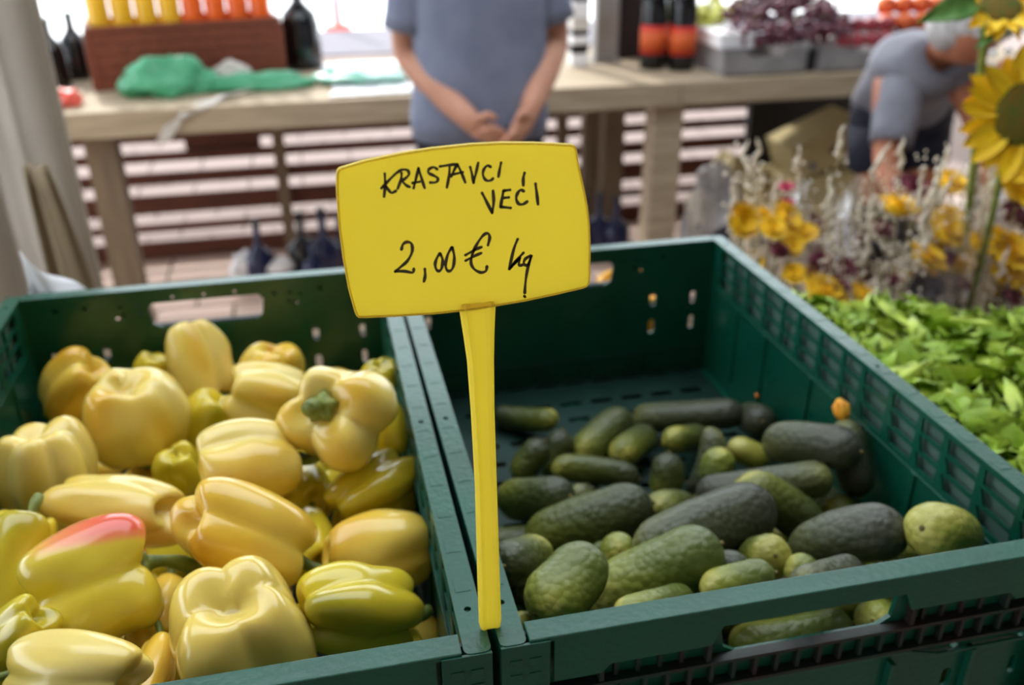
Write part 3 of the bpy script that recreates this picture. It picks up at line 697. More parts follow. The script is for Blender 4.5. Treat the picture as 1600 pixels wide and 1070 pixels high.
# ---------------------------------------------------------------- peppers
def pepper_mesh(seed, n, W, L, taper, groove, kind, waist=0.0, red=None):
    rng = random.Random(seed)
    amp = [1 + rng.uniform(-.20, .16) for _ in range(n)]
    ext = [rng.uniform(-.07, .09) for _ in range(n)]
    ph = rng.uniform(0, 6.28)
    NA, NR = 56, 36
    mb = MB(); rings = []; sh = []; bl = []
    for i in range(NR + 1):
        s = math.pi * (.008 + .984 * i / NR)
        t = i / NR
        prof = abs(math.sin(s)) ** .55
        ring = []
        for j in range(NA):
            th = 2 * math.pi * j / NA + .25 * math.sin(t * 2.5 + ph) * (seed % 3 - 1)
            q = (th * n / (2 * math.pi)) % n
            k = int(q); f = q - k
            w = .5 - .5 * math.cos(2 * math.pi * f)          # 0 in a groove, 1 on a lobe
            w = w ** .55
            a0 = amp[k % n]; am = amp[(k + 1) % n] if f > .5 else amp[k - 1]
            blend = abs(f - .5) * 2
            A = a0 * (1 - .5 * blend ** 3) + am * .5 * blend ** 3
            g = groove * (0.75 + .75 * abs(math.cos(s)) ** 1.2)
            R = W * prof * A * (1 - g * (1 - w)) * (1 - taper * t)
            R *= 1 - waist * math.exp(-((t - .42) / .12) ** 2) * (0.6 + .4 * math.cos(th - ph))
            R *= 1 + .13 * noise.noise(Vector((math.cos(th) * 1.1, math.sin(th) * 1.1, t * 2.2 + seed * 7))) + .035 * noise.noise(Vector((math.cos(th) * 3, math.sin(th) * 3, t * 4 + seed)))
            z = -math.cos(s) * L / 2
            rn = R / W
            top = math.cos(s) > 0
            dent = (.30 if top else .20) * math.exp(-(rn / .42) ** 2)
            z *= (1 - dent * 1.6 * abs(math.cos(s)))
            z += (ext[k % n] * w * L * .9 * (t ** 2) if not top else -ext[(k + 1) % n] * .3 * w * L * (1 - t) ** 2)
            z += L * .05 * math.sin(th + ph) * t
            ring.append(Vector((R * math.cos(th) + .08 * W * math.sin(t * 3 + ph), R * math.sin(th), z)))
            sh.append(min(1, max(0, .45 + .9 * noise.noise(Vector((math.cos(th), math.sin(th), t * 2.0 + seed * 3)))  - .25 * (1 - w) + .2 * (t - .5))))
            b = 0
            if red is not None:
                da = math.cos(th - red[0])
                b = max(0, min(1, (da - red[2]) * 3)) * math.exp(-((t - red[1]) / red[3]) ** 2)
            bl.append(.35 + .65 * b)
        rings.append(ring)
    mb.rings(rings, at=sh, at2=bl)
    return mb


def add_pepper(name_label, loc, rot, r, L, n, kind, seed, taper=.12, groove=.2, stem=True, waist=0, red=None, stem_len=.022, bend=.3, group='pale yellow bell peppers in the left crate'):
    # local -z end carries the stem
    t = empty('bell_pepper', loc, name_label, 'pepper', group)
    t.rotation_mode = 'QUATERNION'; t.rotation_quaternion = rot
    pepper_mesh(seed, n, r, L, taper, groove, kind, waist, red).build('body', M[('blush_pale' if kind == 'pale' else 'blush') if red else kind], t, smooth=True)
    if stem:
        rr = random.Random(seed + 5)
        z0 = -L / 2 * .70
        mb = MB(); c = []
        for k in range(9):
            c.append(k)
        rings = []
        for ri, (q, dz) in enumerate(((.2, -.004), (.75, -.002), (1.0, .0025))):
            rings.append([Vector((r * .24 * q * (1 + .18 * math.cos(5 * a)) * math.cos(a), r * .24 * q * (1 + .18 * math.cos(5 * a)) * math.sin(a), z0 - .003 + dz)) for a in [2 * math.pi * k / 20 for k in range(20)]])
        mb.rings(rings)
        a = rr.uniform(0, 6.28); bx_, by_ = math.cos(a) * bend * stem_len, math.sin(a) * bend * stem_len
        pts = [Vector((0, 0, z0)), Vector((bx_ * .1, by_ * .1, z0 - stem_len * .4)), Vector((bx_ * .5, by_ * .5, z0 - stem_len * .8)), Vector((bx_ * 1.2, by_ * 1.2, z0 - stem_len * 1.15))]
        pts = catmull(pts, 3)
        k_ = r / .038
        rad = [(.0055 + .001 * math.cos(i)) * k_ * (1 - .25 * math.sin(math.pi * i / (len(pts) - 1))) for i in range(len(pts))]
        mb.tube(pts, rad, 10)
        so = mb.build('stem', M['stem'], t, smooth=True)
    return t


def axis_rot(dvec, roll):
    """rotation taking local +z to dvec"""
    q = Vector(dvec).normalized().to_track_quat('Z', 'Y')
    return q @ Matrix.Rotation(roll, 4, 'Z').to_quaternion()


def img_dir(du, dv, toward):
    """direction built from camera-right, camera-up and towards-the-viewer components"""
    return RIGHT * du - UP * dv - FWD * toward


# (pack index, blossom direction in view (du, dv, toward), width factor, length, lobes, skin, seed, groove, waist, roll, red, label)
PP = [
 (0, (.5, -.5, .3), 1.12, 1.1, 3, 'warm', 3, .22, 0, .4, None, 'ochre pepper alone in the far left corner of the crate'),
 (1, (.2, -.8, .3), 1.0, 1.0, 3, 'lime', 5, .15, 0, 0, None, 'small greenish pepper peeping out between two big ones by the far wall'),
 (2, (-.1, -.9, .35), .98, 1.02, 4, 'pale', 8, .10, 0, .8, None, 'large smooth round pale pepper, second row from the far wall'),
 (3, (-.22, -.95, .2), 1.02, 1.22, 3, 'pale', 12, .34, .16, 1.9, None, 'tall upright pale pepper standing highest near the far wall, below the hand hole'),
 (4, (.3, -.6, .4), 1.15, 1.0, 3, 'warm', 17, .25, 0, .4, None, 'ochre lobed pepper lying low against the far wall behind the stem-on one'),
 (5, (.15, .25, -1), 1.17, .85, 4, 'pale', 21, .28, 0, .3, None, 'big four-lobed pepper showing its green stem to the viewer'),
 (6, (-.8, -.2, .4), 1.05, 1.1, 4, 'pale', 24, .25, 0, .0, None, 'pale pepper with small ridges tucked left of the stem-on pepper'),
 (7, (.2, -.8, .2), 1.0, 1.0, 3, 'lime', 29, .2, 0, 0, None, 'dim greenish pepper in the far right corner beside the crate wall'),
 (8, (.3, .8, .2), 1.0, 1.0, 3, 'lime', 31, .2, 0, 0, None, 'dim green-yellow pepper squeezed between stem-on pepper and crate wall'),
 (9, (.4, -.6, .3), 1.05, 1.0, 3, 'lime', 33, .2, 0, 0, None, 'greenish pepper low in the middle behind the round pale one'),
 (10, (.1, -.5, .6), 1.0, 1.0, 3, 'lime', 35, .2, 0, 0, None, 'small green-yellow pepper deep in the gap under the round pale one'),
 (11, (.05, -.85, .35), 1.03, 1.05, 5, 'pale', 41, .20, 0, .5, None, 'pale pepper with vertical ribs at the left edge of the crate'),
 (12, (-.9, -.05, .35), 1.02, 1.08, 3, 'pale', 44, .28, 0, 1.2, None, 'pale pepper with two curved lobes and a cut stem on its right'),
 (13, (.97, .06, .15), 1.08, 1.05, 3, 'pale', 49, .22, .08, 3.4, None, 'long pale pepper lying sideways left of the centre'),
 (14, (-.5, .35, .5), 1.15, 1.1, 5, 'lime', 52, .24, 0, 0, None, 'shaded olive-yellow ribbed pepper by the right wall of the crate'),
 (15, (-.75, -.45, .35), 1.12, 1.02, 3, 'warm', 57, .22, 0, .9, None, 'blocky deep yellow pepper in the middle with its stem pointing right'),
 (16, (-.9, .1, .3), 1.15, 1.12, 3, 'warm', 61, .12, 0, .3, None, 'smooth shaded golden pepper beside the right wall of the crate'),
 (17, (-.1, .9, .4), 1.25, 1.25, 3, 'lime', 64, .18, 0, 0, None, 'yellow-green pepper cut off by the left picture edge'),
 (18, (-.85, .22, .4), 1.15, .98, 3, 'lime', 68, .34, .14, 2.75, (0, .30, -.05, .42), 'yellow-green waisted pepper with a red blush on top'),
 (19, (.02, -.8, .5), 1.02, 1.05, 4, 'pale', 73, .20, 0, .2, (3.6, .5, .88, .2), 'largest pale pepper at the front with deep ribs'),
 (20, (-.80, -.20, .5), 1.15, 1.08, 4, 'lime', 77, .34, .1, 1.6, None, 'olive-green pepper in the front right corner, stem to the wall'),
 (21, (.5, .4, .5), 1.3, 1.0, 3, 'lime', 79, .28, 0, 0, None, 'small knobbly pepper lowest in the front right corner'),
 (22, (.95, -.1, .3), 1.15, 1.15, 3, 'pale', 83, .24, 0, .5, None, 'pale pepper at the front left with its stem curling left'),
 (23, (.6, -.6, .3), 1.4, 1.2, 3, 'lime', 88, .2, 0, 0, None, 'yellow pepper in the front left corner of the frame'),
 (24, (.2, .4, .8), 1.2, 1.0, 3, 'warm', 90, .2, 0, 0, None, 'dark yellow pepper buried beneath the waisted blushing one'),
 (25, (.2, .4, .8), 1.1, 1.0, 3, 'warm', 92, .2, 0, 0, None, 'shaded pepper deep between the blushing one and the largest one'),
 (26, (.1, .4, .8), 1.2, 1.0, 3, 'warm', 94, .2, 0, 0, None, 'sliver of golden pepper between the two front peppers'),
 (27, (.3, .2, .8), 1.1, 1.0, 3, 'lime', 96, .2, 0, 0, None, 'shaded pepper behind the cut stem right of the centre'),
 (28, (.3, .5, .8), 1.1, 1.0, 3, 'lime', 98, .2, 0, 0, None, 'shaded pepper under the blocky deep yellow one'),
]
for i, dv, kw, L, n, kind, seed, gr, wa, roll, red, lab in PP:
    p0, p1, r = PACK_P[i]
    c = (Vector(p0) + Vector(p1)) / 2
    full = (Vector(p0) - Vector(p1)).length + 2 * r
    ln = max(full * .96, 2 * r * .92) * L
    has_stem = i in (5, 12, 15, 18, 20, 22, 3, 21)
    taper = .34 if i == 3 else .22 if i == 14 else .1
    add_pepper(lab, c, axis_rot(img_dir(*dv), roll), r * kw * 1.05, ln * 1.03, n, kind, seed, taper, gr, stem=True, waist=wa, red=red,
               stem_len=.032 if i in (15, 18, 22) else .020, bend=.7 if i in (18, 22) else .3)
rng = random.Random(9)
for (p, r) in PACK_PF:
    v = Vector((rng.uniform(-1, 1), rng.uniform(-1, 1), rng.uniform(-.4, .4)))
    add_pepper('bell pepper of the shaded bottom layer under the visible pile', Vector(p) , axis_rot(v, rng.uniform(0, 6)), .0355, .07, rng.choice((3, 4)), rng.choice(('warm', 'lime', 'pale')), rng.randint(100, 999), .1, .2, stem=False, group='bottom layer of peppers')


# ---------------------------------------------------------------- cucumbers
def cucumber(label, p0, p1, r, kind, seed, bend=None, pale=.0, taper0=1.0, taper1=1.0, tip=None, group='cucumbers in the right crate'):
    p0, p1 = Vector(p0), Vector(p1)
    ax = (p1 - p0); full = ax.length + 2 * r
    ax = ax.normalized() if ax.length > 1e-5 else FWD.copy()
    c = (p0 + p1) / 2
    t = empty('cucumber', c, label, 'cucumber', group)
    t.rotation_mode = 'QUATERNION'; t.rotation_quaternion = axis_rot(ax, seed * 1.3)
    rng = random.Random(seed)
    if bend is None: bend = rng.uniform(-.06, .06)
    NA, NR = 28, 32
    rings = []; sh = []
    for i in range(NR + 1):
        s = math.pi * (.01 + .98 * i / NR); tt = (1 - math.cos(s)) / 2
        z = (tt - .5) * full
        e0 = min(1, (tt * full) / (r * 1.15)); e1 = min(1, ((1 - tt) * full) / (r * 1.15))
        R = r * math.sqrt(max(0, 1 - (1 - e0) ** 2.2)) * math.sqrt(max(0, 1 - (1 - e1) ** 2.2))
        R *= (taper0 + (1 - taper0) * min(1, tt * 2.2)) * (taper1 + (1 - taper1) * min(1, (1 - tt) * 2.2))
        ox = bend * full * (1 - (2 * tt - 1) ** 2)
        for j in range(NA):
            th = 2 * math.pi * j / NA
            k = 1 + .035 * noise.noise(Vector((math.cos(th) * 1.5, math.sin(th) * 1.5, tt * 4 + seed))) + .018 * math.cos(3 * th) + .016 * noise.noise(Vector((math.cos(th) * 5, math.sin(th) * 5, tt * 14 + seed)))
            rings.append(Vector((R * k * math.cos(th) + ox, R * k * math.sin(th), z)))
            v = tt * .95 + .16 * noise.noise(Vector((math.cos(th), math.sin(th), tt * 2 + seed))) + .10 * math.cos(3 * th + seed) * (1 - tt) - pale
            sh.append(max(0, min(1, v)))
    rr = [rings[i * NA:(i + 1) * NA] for i in range(NR + 1)]
    MB().rings(rr, at=sh).build('body', M[kind], t, smooth=True)
    mb = MB()
    if tip == 'flower':
        for k in range(5):
            a = 2 * math.pi * k / 5
            mb.tube([(0, 0, -full / 2 + .002), (.004 * math.cos(a), .004 * math.sin(a), -full / 2 - .005), (.0055 * math.cos(a), .0055 * math.sin(a), -full / 2 - .012), (.001 * math.cos(a), .001 * math.sin(a), -full / 2 - .019)], [.003, .0035, .003, .0006], 6)
        mb.build('withered_flower', M['orange'], t, smooth=True, label='orange withered flower')
    else:
        mb.ball((0, 0, -full / 2 + .0006), r * .12, 8, 5, sc=(1, 1, .5))
        mb.build('blossom_scar', M['cuc_tip'], t, smooth=True)
    mb = MB()
    mb.tube([(0, 0, full / 2 - .002), (.0006, 0, full / 2 + .0018)], [.0022, .0016], 8)
    mb.build('stalk_stub', M['cuc_tip'], t, smooth=True)
    return t


CL = ['short dim cucumber lying against the left wall at the far end', 'long dark cucumber lying crosswise at the far end of the pile', 'olive cucumber slanting up to the right in the far row',
 'upright olive cucumber in the far left group', 'dim cucumber standing leftmost in the far left group', 'plump olive cucumber right of the slanting one in the far row', 'cucumber end showing behind the dark bent ones',
 'slim olive cucumber lying crosswise in front of the far row', 'grey-green cucumber standing upright in mid-pile', 'dark bent cucumber leaning left in mid-pile', 'fresh green cucumber standing beside the dark bent one',
 'lightest yellow-green cucumber near the middle of the pile', 'thick dark cucumber resting on top near the right wall', 'dark cucumber with an orange flower leaning on the right wall', 'long dark cucumber lying below the thick one',
 'cucumber poking out from behind the sign stick', 'large dark cucumber slanting up to the right, left of centre', 'cucumber half hidden behind the large dark ones in the centre', 'biggest dark grey cucumber in the centre of the pile',
 'olive cucumber sloping down right behind the biggest one', 'large bright green warty cucumber in the front row', 'cucumber left of the front row with a round green end', 'plump green cucumber standing end-on in the front left',
 'small cucumber end with a reddish scar facing the viewer', 'tiny yellow cucumber end deep in the pile', 'shaded cucumber under the big bright green one', 'round green cucumber end under the biggest dark one',
 'large dark dusty cucumber in the front right', 'yellow-green cucumber with a blunt pale end in the front right corner', 'pale cucumber leaning below the blunt one', 'pale green cucumber behind the near rim, right of the bright one',
 'pale round cucumber end at the near rim', 'dark cucumber top showing above the near rim', 'pale cucumber top nearest the sign at the near rim', 'slim cucumber lowest in the front left corner',
 'small shaded cucumber deep behind the sign stick foot', 'cucumber seen through the hand hole of the crate', 'second cucumber seen at the right side of the hand hole', 'shaded cucumber between the long dark one and the right wall',
 'dark cucumber farthest back by the right wall', 'thin shaded cucumber in the gap of mid-pile']
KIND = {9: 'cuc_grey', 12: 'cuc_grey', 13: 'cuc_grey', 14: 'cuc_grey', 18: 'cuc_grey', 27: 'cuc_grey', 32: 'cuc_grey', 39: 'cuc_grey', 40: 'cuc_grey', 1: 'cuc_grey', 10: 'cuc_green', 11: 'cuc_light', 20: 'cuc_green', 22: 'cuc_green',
        28: 'cuc_green', 29: 'cuc_green', 30: 'cuc_green', 31: 'cuc_green', 33: 'cuc_green', 36: 'cuc_green', 37: 'cuc_green', 23: 'cuc_green', 24: 'cuc_green', 8: 'cuc'}
FAT = {4: 1.1, 6: 1.05, 21: 1.1, 23: 1.05, 13: 1.0}
for i, (p0, p1, r) in enumerate(PACK_C):
    kw = {}
    if i in (9,): kw['bend'] = .12
    if i == 28: kw.update(taper1=.38)
    if i in (16, 18): kw.update(taper0=.8)
    if i in (27,): kw.update(taper0=.78)
    if i == 22: kw.update(taper0=1.0)
    if i == 13: kw['tip'] = 'flower'
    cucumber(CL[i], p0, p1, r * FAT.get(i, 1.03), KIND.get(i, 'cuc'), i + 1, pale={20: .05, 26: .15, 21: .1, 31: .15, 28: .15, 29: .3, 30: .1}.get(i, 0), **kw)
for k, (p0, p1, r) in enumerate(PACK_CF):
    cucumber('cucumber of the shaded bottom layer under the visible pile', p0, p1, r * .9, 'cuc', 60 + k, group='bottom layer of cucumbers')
# fallen orange flakes
for k, (u, v, x) in enumerate(((1182, 618, .3815), )):
    p = Vector((x, at(u, v, .5).y, 0)); d = FWD + RIGHT * ((u - 800) / F_PX) - UP * ((v - 535) / F_PX); tt = (x - CAM.x) / d.x; p = CAM + d * tt
    MB().ball((0, 0, 0), .0045, 8, 5, sc=(.3, 1, .6), wob=.5).build('flower_flake', M['flake'], smooth=True, loc=p, label='orange flower flake stuck to the inside of the right crate wall', cat='petal')

yt = empty('yellow_tub', (.352, .74, TZ), 'yellow-orange plastic tub standing behind the cucumber crate, seen through its slots', 'tub')
MB().lathe([(.046, 0), (.048, .004), (.055, .078), (.059, .078), (.059, .084), (.053, .084), (.046, .01), (.01, .008)], 28).build('tub_wall', mat('yellow_orange_tub', S(250, 180, 30), rough=.4), yt, smooth=True)
MB().tube([(.057, 0, .075), (.063, 0, .06), (.054, 0, .04)], .003, 6).build('handle', M['white'], yt, smooth=True)
# ---------------------------------------------------------------- counter behind the man
CT = .85
ct = empty('wooden_counter', (0, 0, 0), 'long pale wooden market counter behind the standing man', 'counter')
for k in range(5):
    MB().box((-1.7, 2.935 + k * .16, CT - .03), (3.0, 2.935 + k * .16 + .155, CT)).build('plank', M['wood'], ct, bevel=.003)
MB().box((-1.7, 2.905, CT - .088), (1.30, 2.935, CT + .001)).build('fascia', M['wood'], ct, bevel=.003)
MB().box((1.303, 2.905, CT - .088), (3.0, 2.935, CT + .001)).build('fascia', M['wood'], ct, bevel=.003)
for x0, x1, y0, mm in ((-.835, -.735, 2.95, 'wood_dark'), (1.215, 1.335, 2.94, 'wood'), (1.24, 1.34, 3.62, 'wood_dark'), (2.75, 2.87, 2.94, 'wood')):
    MB().box((x0, y0, 0), (x1, y0 + .10, CT - .031)).build('leg', M[mm], ct, bevel=.003)

sc = empty('slatted_screen', (0, 3.8, 0), 'red-brown slatted wooden screen with light gaps under the counter', 'screen')
z_edges = [(.0, .080), (.125, .162), (.210, .295), (.343, .396), (.444, .485), (.530, .60), (.65, .70), (.74, .80)]
for z0, z1 in z_edges:
    for x0, x1 in ((-2.3, -.235), (-.205, 1.07), (1.10, 2.09)):
        MB().box((x0, 0, z0), (x1, .02, z1)).build('slat', M['slat'], sc, bevel=.002)
for x in (-.245, 1.06, 2.04):
    MB().box((x, -.03, 0), (x + .05, .0, .83)).build('post', M['wood_dark'], sc, bevel=.002)
MB().box((1.17, -.10, 0), (1.28, -.04, .80)).build('post', M['wood_dark'], sc, bevel=.002)
MB().box((-.62, .022, .47), (-.30, .045, .53)).build('patch_board', M['slat'], sc)

# dark stacked crates right of the slats
MB().box((1.98, 3.66, 0), (3.1, 3.70, .8)).build('dark_board', M['black'], label='black board closing the counter at the right behind the cardboard boxes', cat='board')

pole = empty('barrier_pole', (.365, 11.2, 0), 'red and white barrier pole standing outside on the square', 'pole')
MB().lathe([(.16, 0), (.16, .05), (.05, .09)], 16).build('foot', M['red'], pole, smooth=True)
pm = mat('pinkish_pole', S(240, 150, 160), rough=.5)
MB().lathe([(.045, .09), (.045, 1.1), (.03, 1.12)], 12).build('pole', pm, pole, smooth=True)


# ---------------------------------------------------------------- people
def skin_object(name, chains, mats, parent, sub=2):
    """one continuous body grown over joined bone chains: chains = lists of (x, y, z, r); first point of the first is the root"""
    verts, radii, edges, idx = [], [], [], {}
    for ch in chains:
        prev = None
        for p in ch:
            key = (round(p[0], 4), round(p[1], 4), round(p[2], 4))
            if key not in idx:
                idx[key] = len(verts); verts.append(key); radii.append(p[3])
            k = idx[key]
            if prev is not None and prev != k: edges.append((prev, k))
            prev = k
    me = bpy.data.meshes.new(name)
    me.from_pydata(verts, edges, [])
    me.materials.append(mats)
    o = bpy.data.objects.new(name, me); COL.objects.link(o)
    md = o.modifiers.new('skin', 'SKIN')
    sv = me.skin_vertices[0].data if me.skin_vertices else None
    if sv is None:
        bm = bmesh.new(); bm.from_mesh(me); bm.verts.layers.skin.verify(); bm.to_mesh(me); bm.free()
        sv = me.skin_vertices[0].data
    for i, r in enumerate(radii):
        rr = r if hasattr(r, '__len__') else (r, r)
        sv[i].radius = rr
        sv[i].use_root = (i == 0)
    md.use_smooth_shade = True
    s = o.modifiers.new('sub', 'SUBSURF'); s.levels = sub; s.render_levels = sub
    o.parent = parent
    return o


def hand_chains(w, palm_dir, finger_dir, side, curl, k=1.0):
    """palm and five unequal bent fingers from wrist w. side = vector towards the thumb, curl = direction fingers bend to"""
    w = Vector(w); f = Vector(finger_dir).normalized(); s = Vector(side).normalized(); c = Vector(curl).normalized()
    out = []
    palm = w + f * .045 * k
    out.append([(*w, .026 * k), (*palm, .028 * k)])
    for i, (off, ln) in enumerate(((.026, .066), (.009, .075), (-.009, .070), (-.026, .055))):
        b = w + f * .075 * k + s * off * k
        p1 = b + (f * .85 + c * .5).normalized() * ln * .42 * k
        p2 = p1 + (f * .35 + c * .9).normalized() * ln * .33 * k
        p3 = p2 + (-f * .1 + c).normalized() * ln * .25 * k
        out.append([(*palm, .028 * k), (*b, .0115 * k), (*p1, .0095 * k), (*p2, .0085 * k), (*p3, .007 * k)])
    t0 = w + f * .02 * k + s * .028 * k
    t1 = t0 + (f * .6 + s * .7).normalized() * .032 * k
    t2 = t1 + (f * .9 + s * .1 + c * .4).normalized() * .028 * k
    out.append([(*w, .026 * k), (*t0, .014 * k), (*t1, .0115 * k), (*t2, .009 * k)])
    return out


def ellipse_ring(c, rx, ry, n=24, tilt=None, wob=0, seed=0):
    pts = []
    for j in range(n):
        a = 2 * math.pi * j / n
        k = 1 + wob * noise.noise(Vector((math.cos(a) * 1.6, math.sin(a) * 1.6, seed * .37 + c[2] * 6)))
        p = Vector((rx * k * math.cos(a), ry * k * math.sin(a), 0))
        if tilt: p = tilt @ p
        pts.append(Vector(c) + p)
    return pts


def limb_rings(pts, rads, n=16, wob=.06):
    pts = [Vector(p) for p in pts]; rings = []
    for i, p in enumerate(pts):
        t = (pts[min(i + 1, len(pts) - 1)] - pts[max(i - 1, 0)]).normalized()
        q = t.to_track_quat('Z', 'Y')
        r = rads[i] if hasattr(rads[i], '__len__') else (rads[i], rads[i])
        rings.append([p + q @ Vector((r[0] * math.cos(2 * math.pi * j / n) * (1 + wob * noise.noise(Vector((j * .7, i * 1.3, 2)))), r[1] * math.sin(2 * math.pi * j / n), 0)) for j in range(n)])
    return rings


def head_parts(parent, c, fwd_dir, up_dir, hair, hair_len=0):
    """hair, eyes, ears, nose and mouth on a head centred at c"""
    f = Vector(fwd_dir).normalized(); u = Vector(up_dir).normalized(); u = (u - f * u.dot(f)).normalized(); s = f.cross(u)
    R = Matrix((s, f, u)).transposed()
    c = Vector(c)
    mb = MB(); mb.ball(c - f * .012 + u * .022, .098, 20, 14, sc=(.88, 1.02, 1.02), wob=.12, xf=R)
    if hair_len: mb.ball(c - f * .045 - u * .03, .085, 16, 10, sc=(.95, .8, 1.1), wob=.2, xf=R)
    mb.build('hair', hair, parent, smooth=True)
    return R


# the standing man: seen from the chest down, hands clasped in front
man = empty('person', (.43, 2.36, 0), 'person in a blue-grey T-shirt and dark trousers standing with hands clasped before the counter', 'person')
def P_(x, y, z, r): return (x - .43, y - 2.36, z, r)
spine = [P_(.43, 2.36, .95, (.135, .10)), P_(.43, 2.365, 1.10, (.125, .09)), P_(.43, 2.36, 1.28, (.145, .10)), P_(.43, 2.365, 1.42, (.11, .08)), P_(.43, 2.36, 1.50, .055), P_(.43, 2.345, 1.57, .058), P_(.43, 2.33, 1.64, (.078, .09)), P_(.43, 2.335, 1.72, (.078, .092)), P_(.43, 2.34, 1.78, .05)]
chains = [spine]
for sx, el, wr in ((-1, (.222, 2.40, 1.075), (.375, 2.185, .905)), (1, (.672, 2.40, 1.09), (.535, 2.19, .915))):
    sh = (.43 + sx * .175, 2.37, 1.40)
    up = [sh[i] * .5 + el[i] * .5 for i in range(3)]
    mid = [el[i] * .6 + wr[i] * .4 for i in range(3)]
    chains.append([spine[3], P_(*sh, .066), P_(*up, .058), P_(*el, .048), P_(*mid, .050), P_(*wr, .031)])
for sx in (-1, 1):
    x = .43 + sx * .095
    chains.append([spine[0], P_(x, 2.365, .86, .088), P_(x, 2.355, .68, .075), P_(x + sx * .01, 2.345, .49, .055), P_(x + sx * .015, 2.37, .32, .052), P_(x + sx * .02, 2.385, .10, .036), P_(x + sx * .03, 2.27, .045, .034)])
hl = hand_chains((.375 - .43, 2.185 - 2.36, .905), None, (.80, -.25, -.42), (0, -.3, .9), (.2, .5, -.7), 1.05)
hr = hand_chains((.535 - .43, 2.19 - 2.36, .915), None, (-.62, -.45, -.62), (.1, -.3, .7), (-.5, .5, -.4), 1.05)
chains += hl + hr
body = skin_object('body', chains, M['skin'], man)
head_parts(man, (0, -.02, 1.70), (0, -1, -.05), (0, 0, 1), M['hair_brown'])
for sx in (-1, 1):
    MB().ball((sx * .032, -.118, 1.675), .012, 10, 8).build('eye', M['eye'], man, smooth=True)
    MB().ball((sx * .082, -.02, 1.665), .03, 10, 8, sc=(.3, .7, 1)).build('ear', M['skin'], man, smooth=True)
MB().rings([[Vector((-.012, -.115, 1.675)), Vector((.012, -.115, 1.675)), Vector((0, -.122, 1.68))], [Vector((-.018, -.118, 1.632)), Vector((.018, -.118, 1.632)), Vector((0, -.147, 1.638))]]).build('nose', M['skin'], man, smooth=False)
MB().ball((0, -.112, 1.61), .024, 10, 6, sc=(1, .4, .25)).build('mouth', M['lip'], man, smooth=True)
# T-shirt
mb = MB(); rings = []
for z, rx, ry, dy in ((.835, .205, .135, 0), (.90, .207, .137, 0), (.98, .203, .134, 0), (1.08, .196, .128, -.002), (1.18, .198, .130, 0), (1.28, .205, .134, 0), (1.36, .205, .125, .003), (1.42, .185, .105, .006), (1.46, .13, .085, .008), (1.495, .075, .07, .004)):
    rings.append(ellipse_ring((0, dy, z), rx, ry, 36, wob=.07, seed=z * 5))
mb.rings(rings, cap0=False, cap1=False)
for sx, el in ((-1, (-.208, .04, 1.075)), (1, (.242, .04, 1.09))):
    a = Vector((sx * .15, .01, 1.415)); b = Vector(el)
    pts = [a.lerp(b, t) for t in (0, .12, .3, .5, .68, .80)]
    mb.rings(limb_rings(pts, [.062, .078, .078, .074, .072, .074], 20), cap0=True, cap1=False)
mb.build('t_shirt', M['shirt'], man, smooth=True, solid=.004)
mb = MB()
rings = [ellipse_ring((0, 0, z), rx, ry, 28) for z, rx, ry in ((.80, .195, .125), (.88, .19, .122), (.96, .18, .115), (1.0, .165, .11))]
mb.rings(rings, cap0=False, cap1=False)
for sx in (-1, 1):
    x = sx * .095
    mb.rings(limb_rings([(x, 0, .85), (x, 0, .80), (x, -.005, .66), (x + sx * .01, -.012, .49), (x + sx * .015, .008, .30), (x + sx * .02, .02, .12), (x + sx * .02, .02, .07)], [.10, .103, .095, .078, .072, .066, .068], 20), cap0=True, cap1=False)
mb.build('trousers', M['navy'], man, smooth=True, solid=.004)
for sx in (-1, 1):
    x = sx * .118
    MB().ball((x, -.045, .045), .05, 16, 10, sc=(.95, 2.6, .88)).build('shoe', M['shoe'], man, smooth=True)

# the stooping person at the right
w2 = empty('person', (1.66, 2.25, 0), 'grey-haired person in a grey shirt stooping over the flowers at the right', 'person')
O2 = Vector((1.66, 2.25, 0))
def Q_(x, y, z, r): return (x - 1.66, y - 2.25, z, r)
spine = [Q_(1.99, 2.52, .84, (.14, .11)), Q_(1.93, 2.42, .93, (.125, .095)), Q_(1.83, 2.27, 1.0, (.135, .095)), Q_(1.73, 2.12, 1.04, (.10, .075)), Q_(1.72, 2.02, 1.075, .05), Q_(1.735, 1.96, 1.10, .052), Q_(1.715, 1.90, 1.12, (.074, .08)), Q_(1.71, 1.86, 1.18, (.074, .08)), Q_(1.715, 1.87, 1.23, .05)]
chains = [spine]
for sh, el, wr in (((1.60, 2.06, .985), (1.545, 1.93, .765), (1.56, 1.75, .64)), ((1.78, 2.02, 1.03), (1.87, 1.90, .80), (1.74, 1.70, .72))):
    up = [sh[i] * .5 + el[i] * .5 for i in range(3)]; mid = [el[i] * .6 + wr[i] * .4 for i in range(3)]
    chains.append([spine[3], Q_(*sh, .056), Q_(*up, .045), Q_(*el, .038), Q_(*mid, .036), Q_(*wr, .024)])
for sx in (-1, 1):
    x = 1.99 + sx * .09
    chains.append([spine[0], Q_(x, 2.53, .78, .09), Q_(x, 2.50, .62, .078), Q_(x, 2.46, .46, .056), Q_(x, 2.51, .30, .052), Q_(x, 2.54, .10, .036), Q_(x + sx * .02, 2.43, .045, .034)])
chains += hand_chains((1.56 - 1.66, 1.75 - 2.25, .64), None, (.1, -.7, -.5), (1, 0, 0), (0, -.1, -1), .95)
chains += hand_chains((1.74 - 1.66, 1.70 - 2.25, .72), None, (-.4, -.7, -.4), (-1, 0, 0), (0, -.1, -1), .95)
skin_object('body', chains, M['skin_tan'], w2)
head_parts(w2, (.055, -.375, 1.18), (.25, -.9, -.5), (.25, .3, .9), M['hair_grey'], 1)
hf = Vector((.25, -.9, -.5)).normalized()
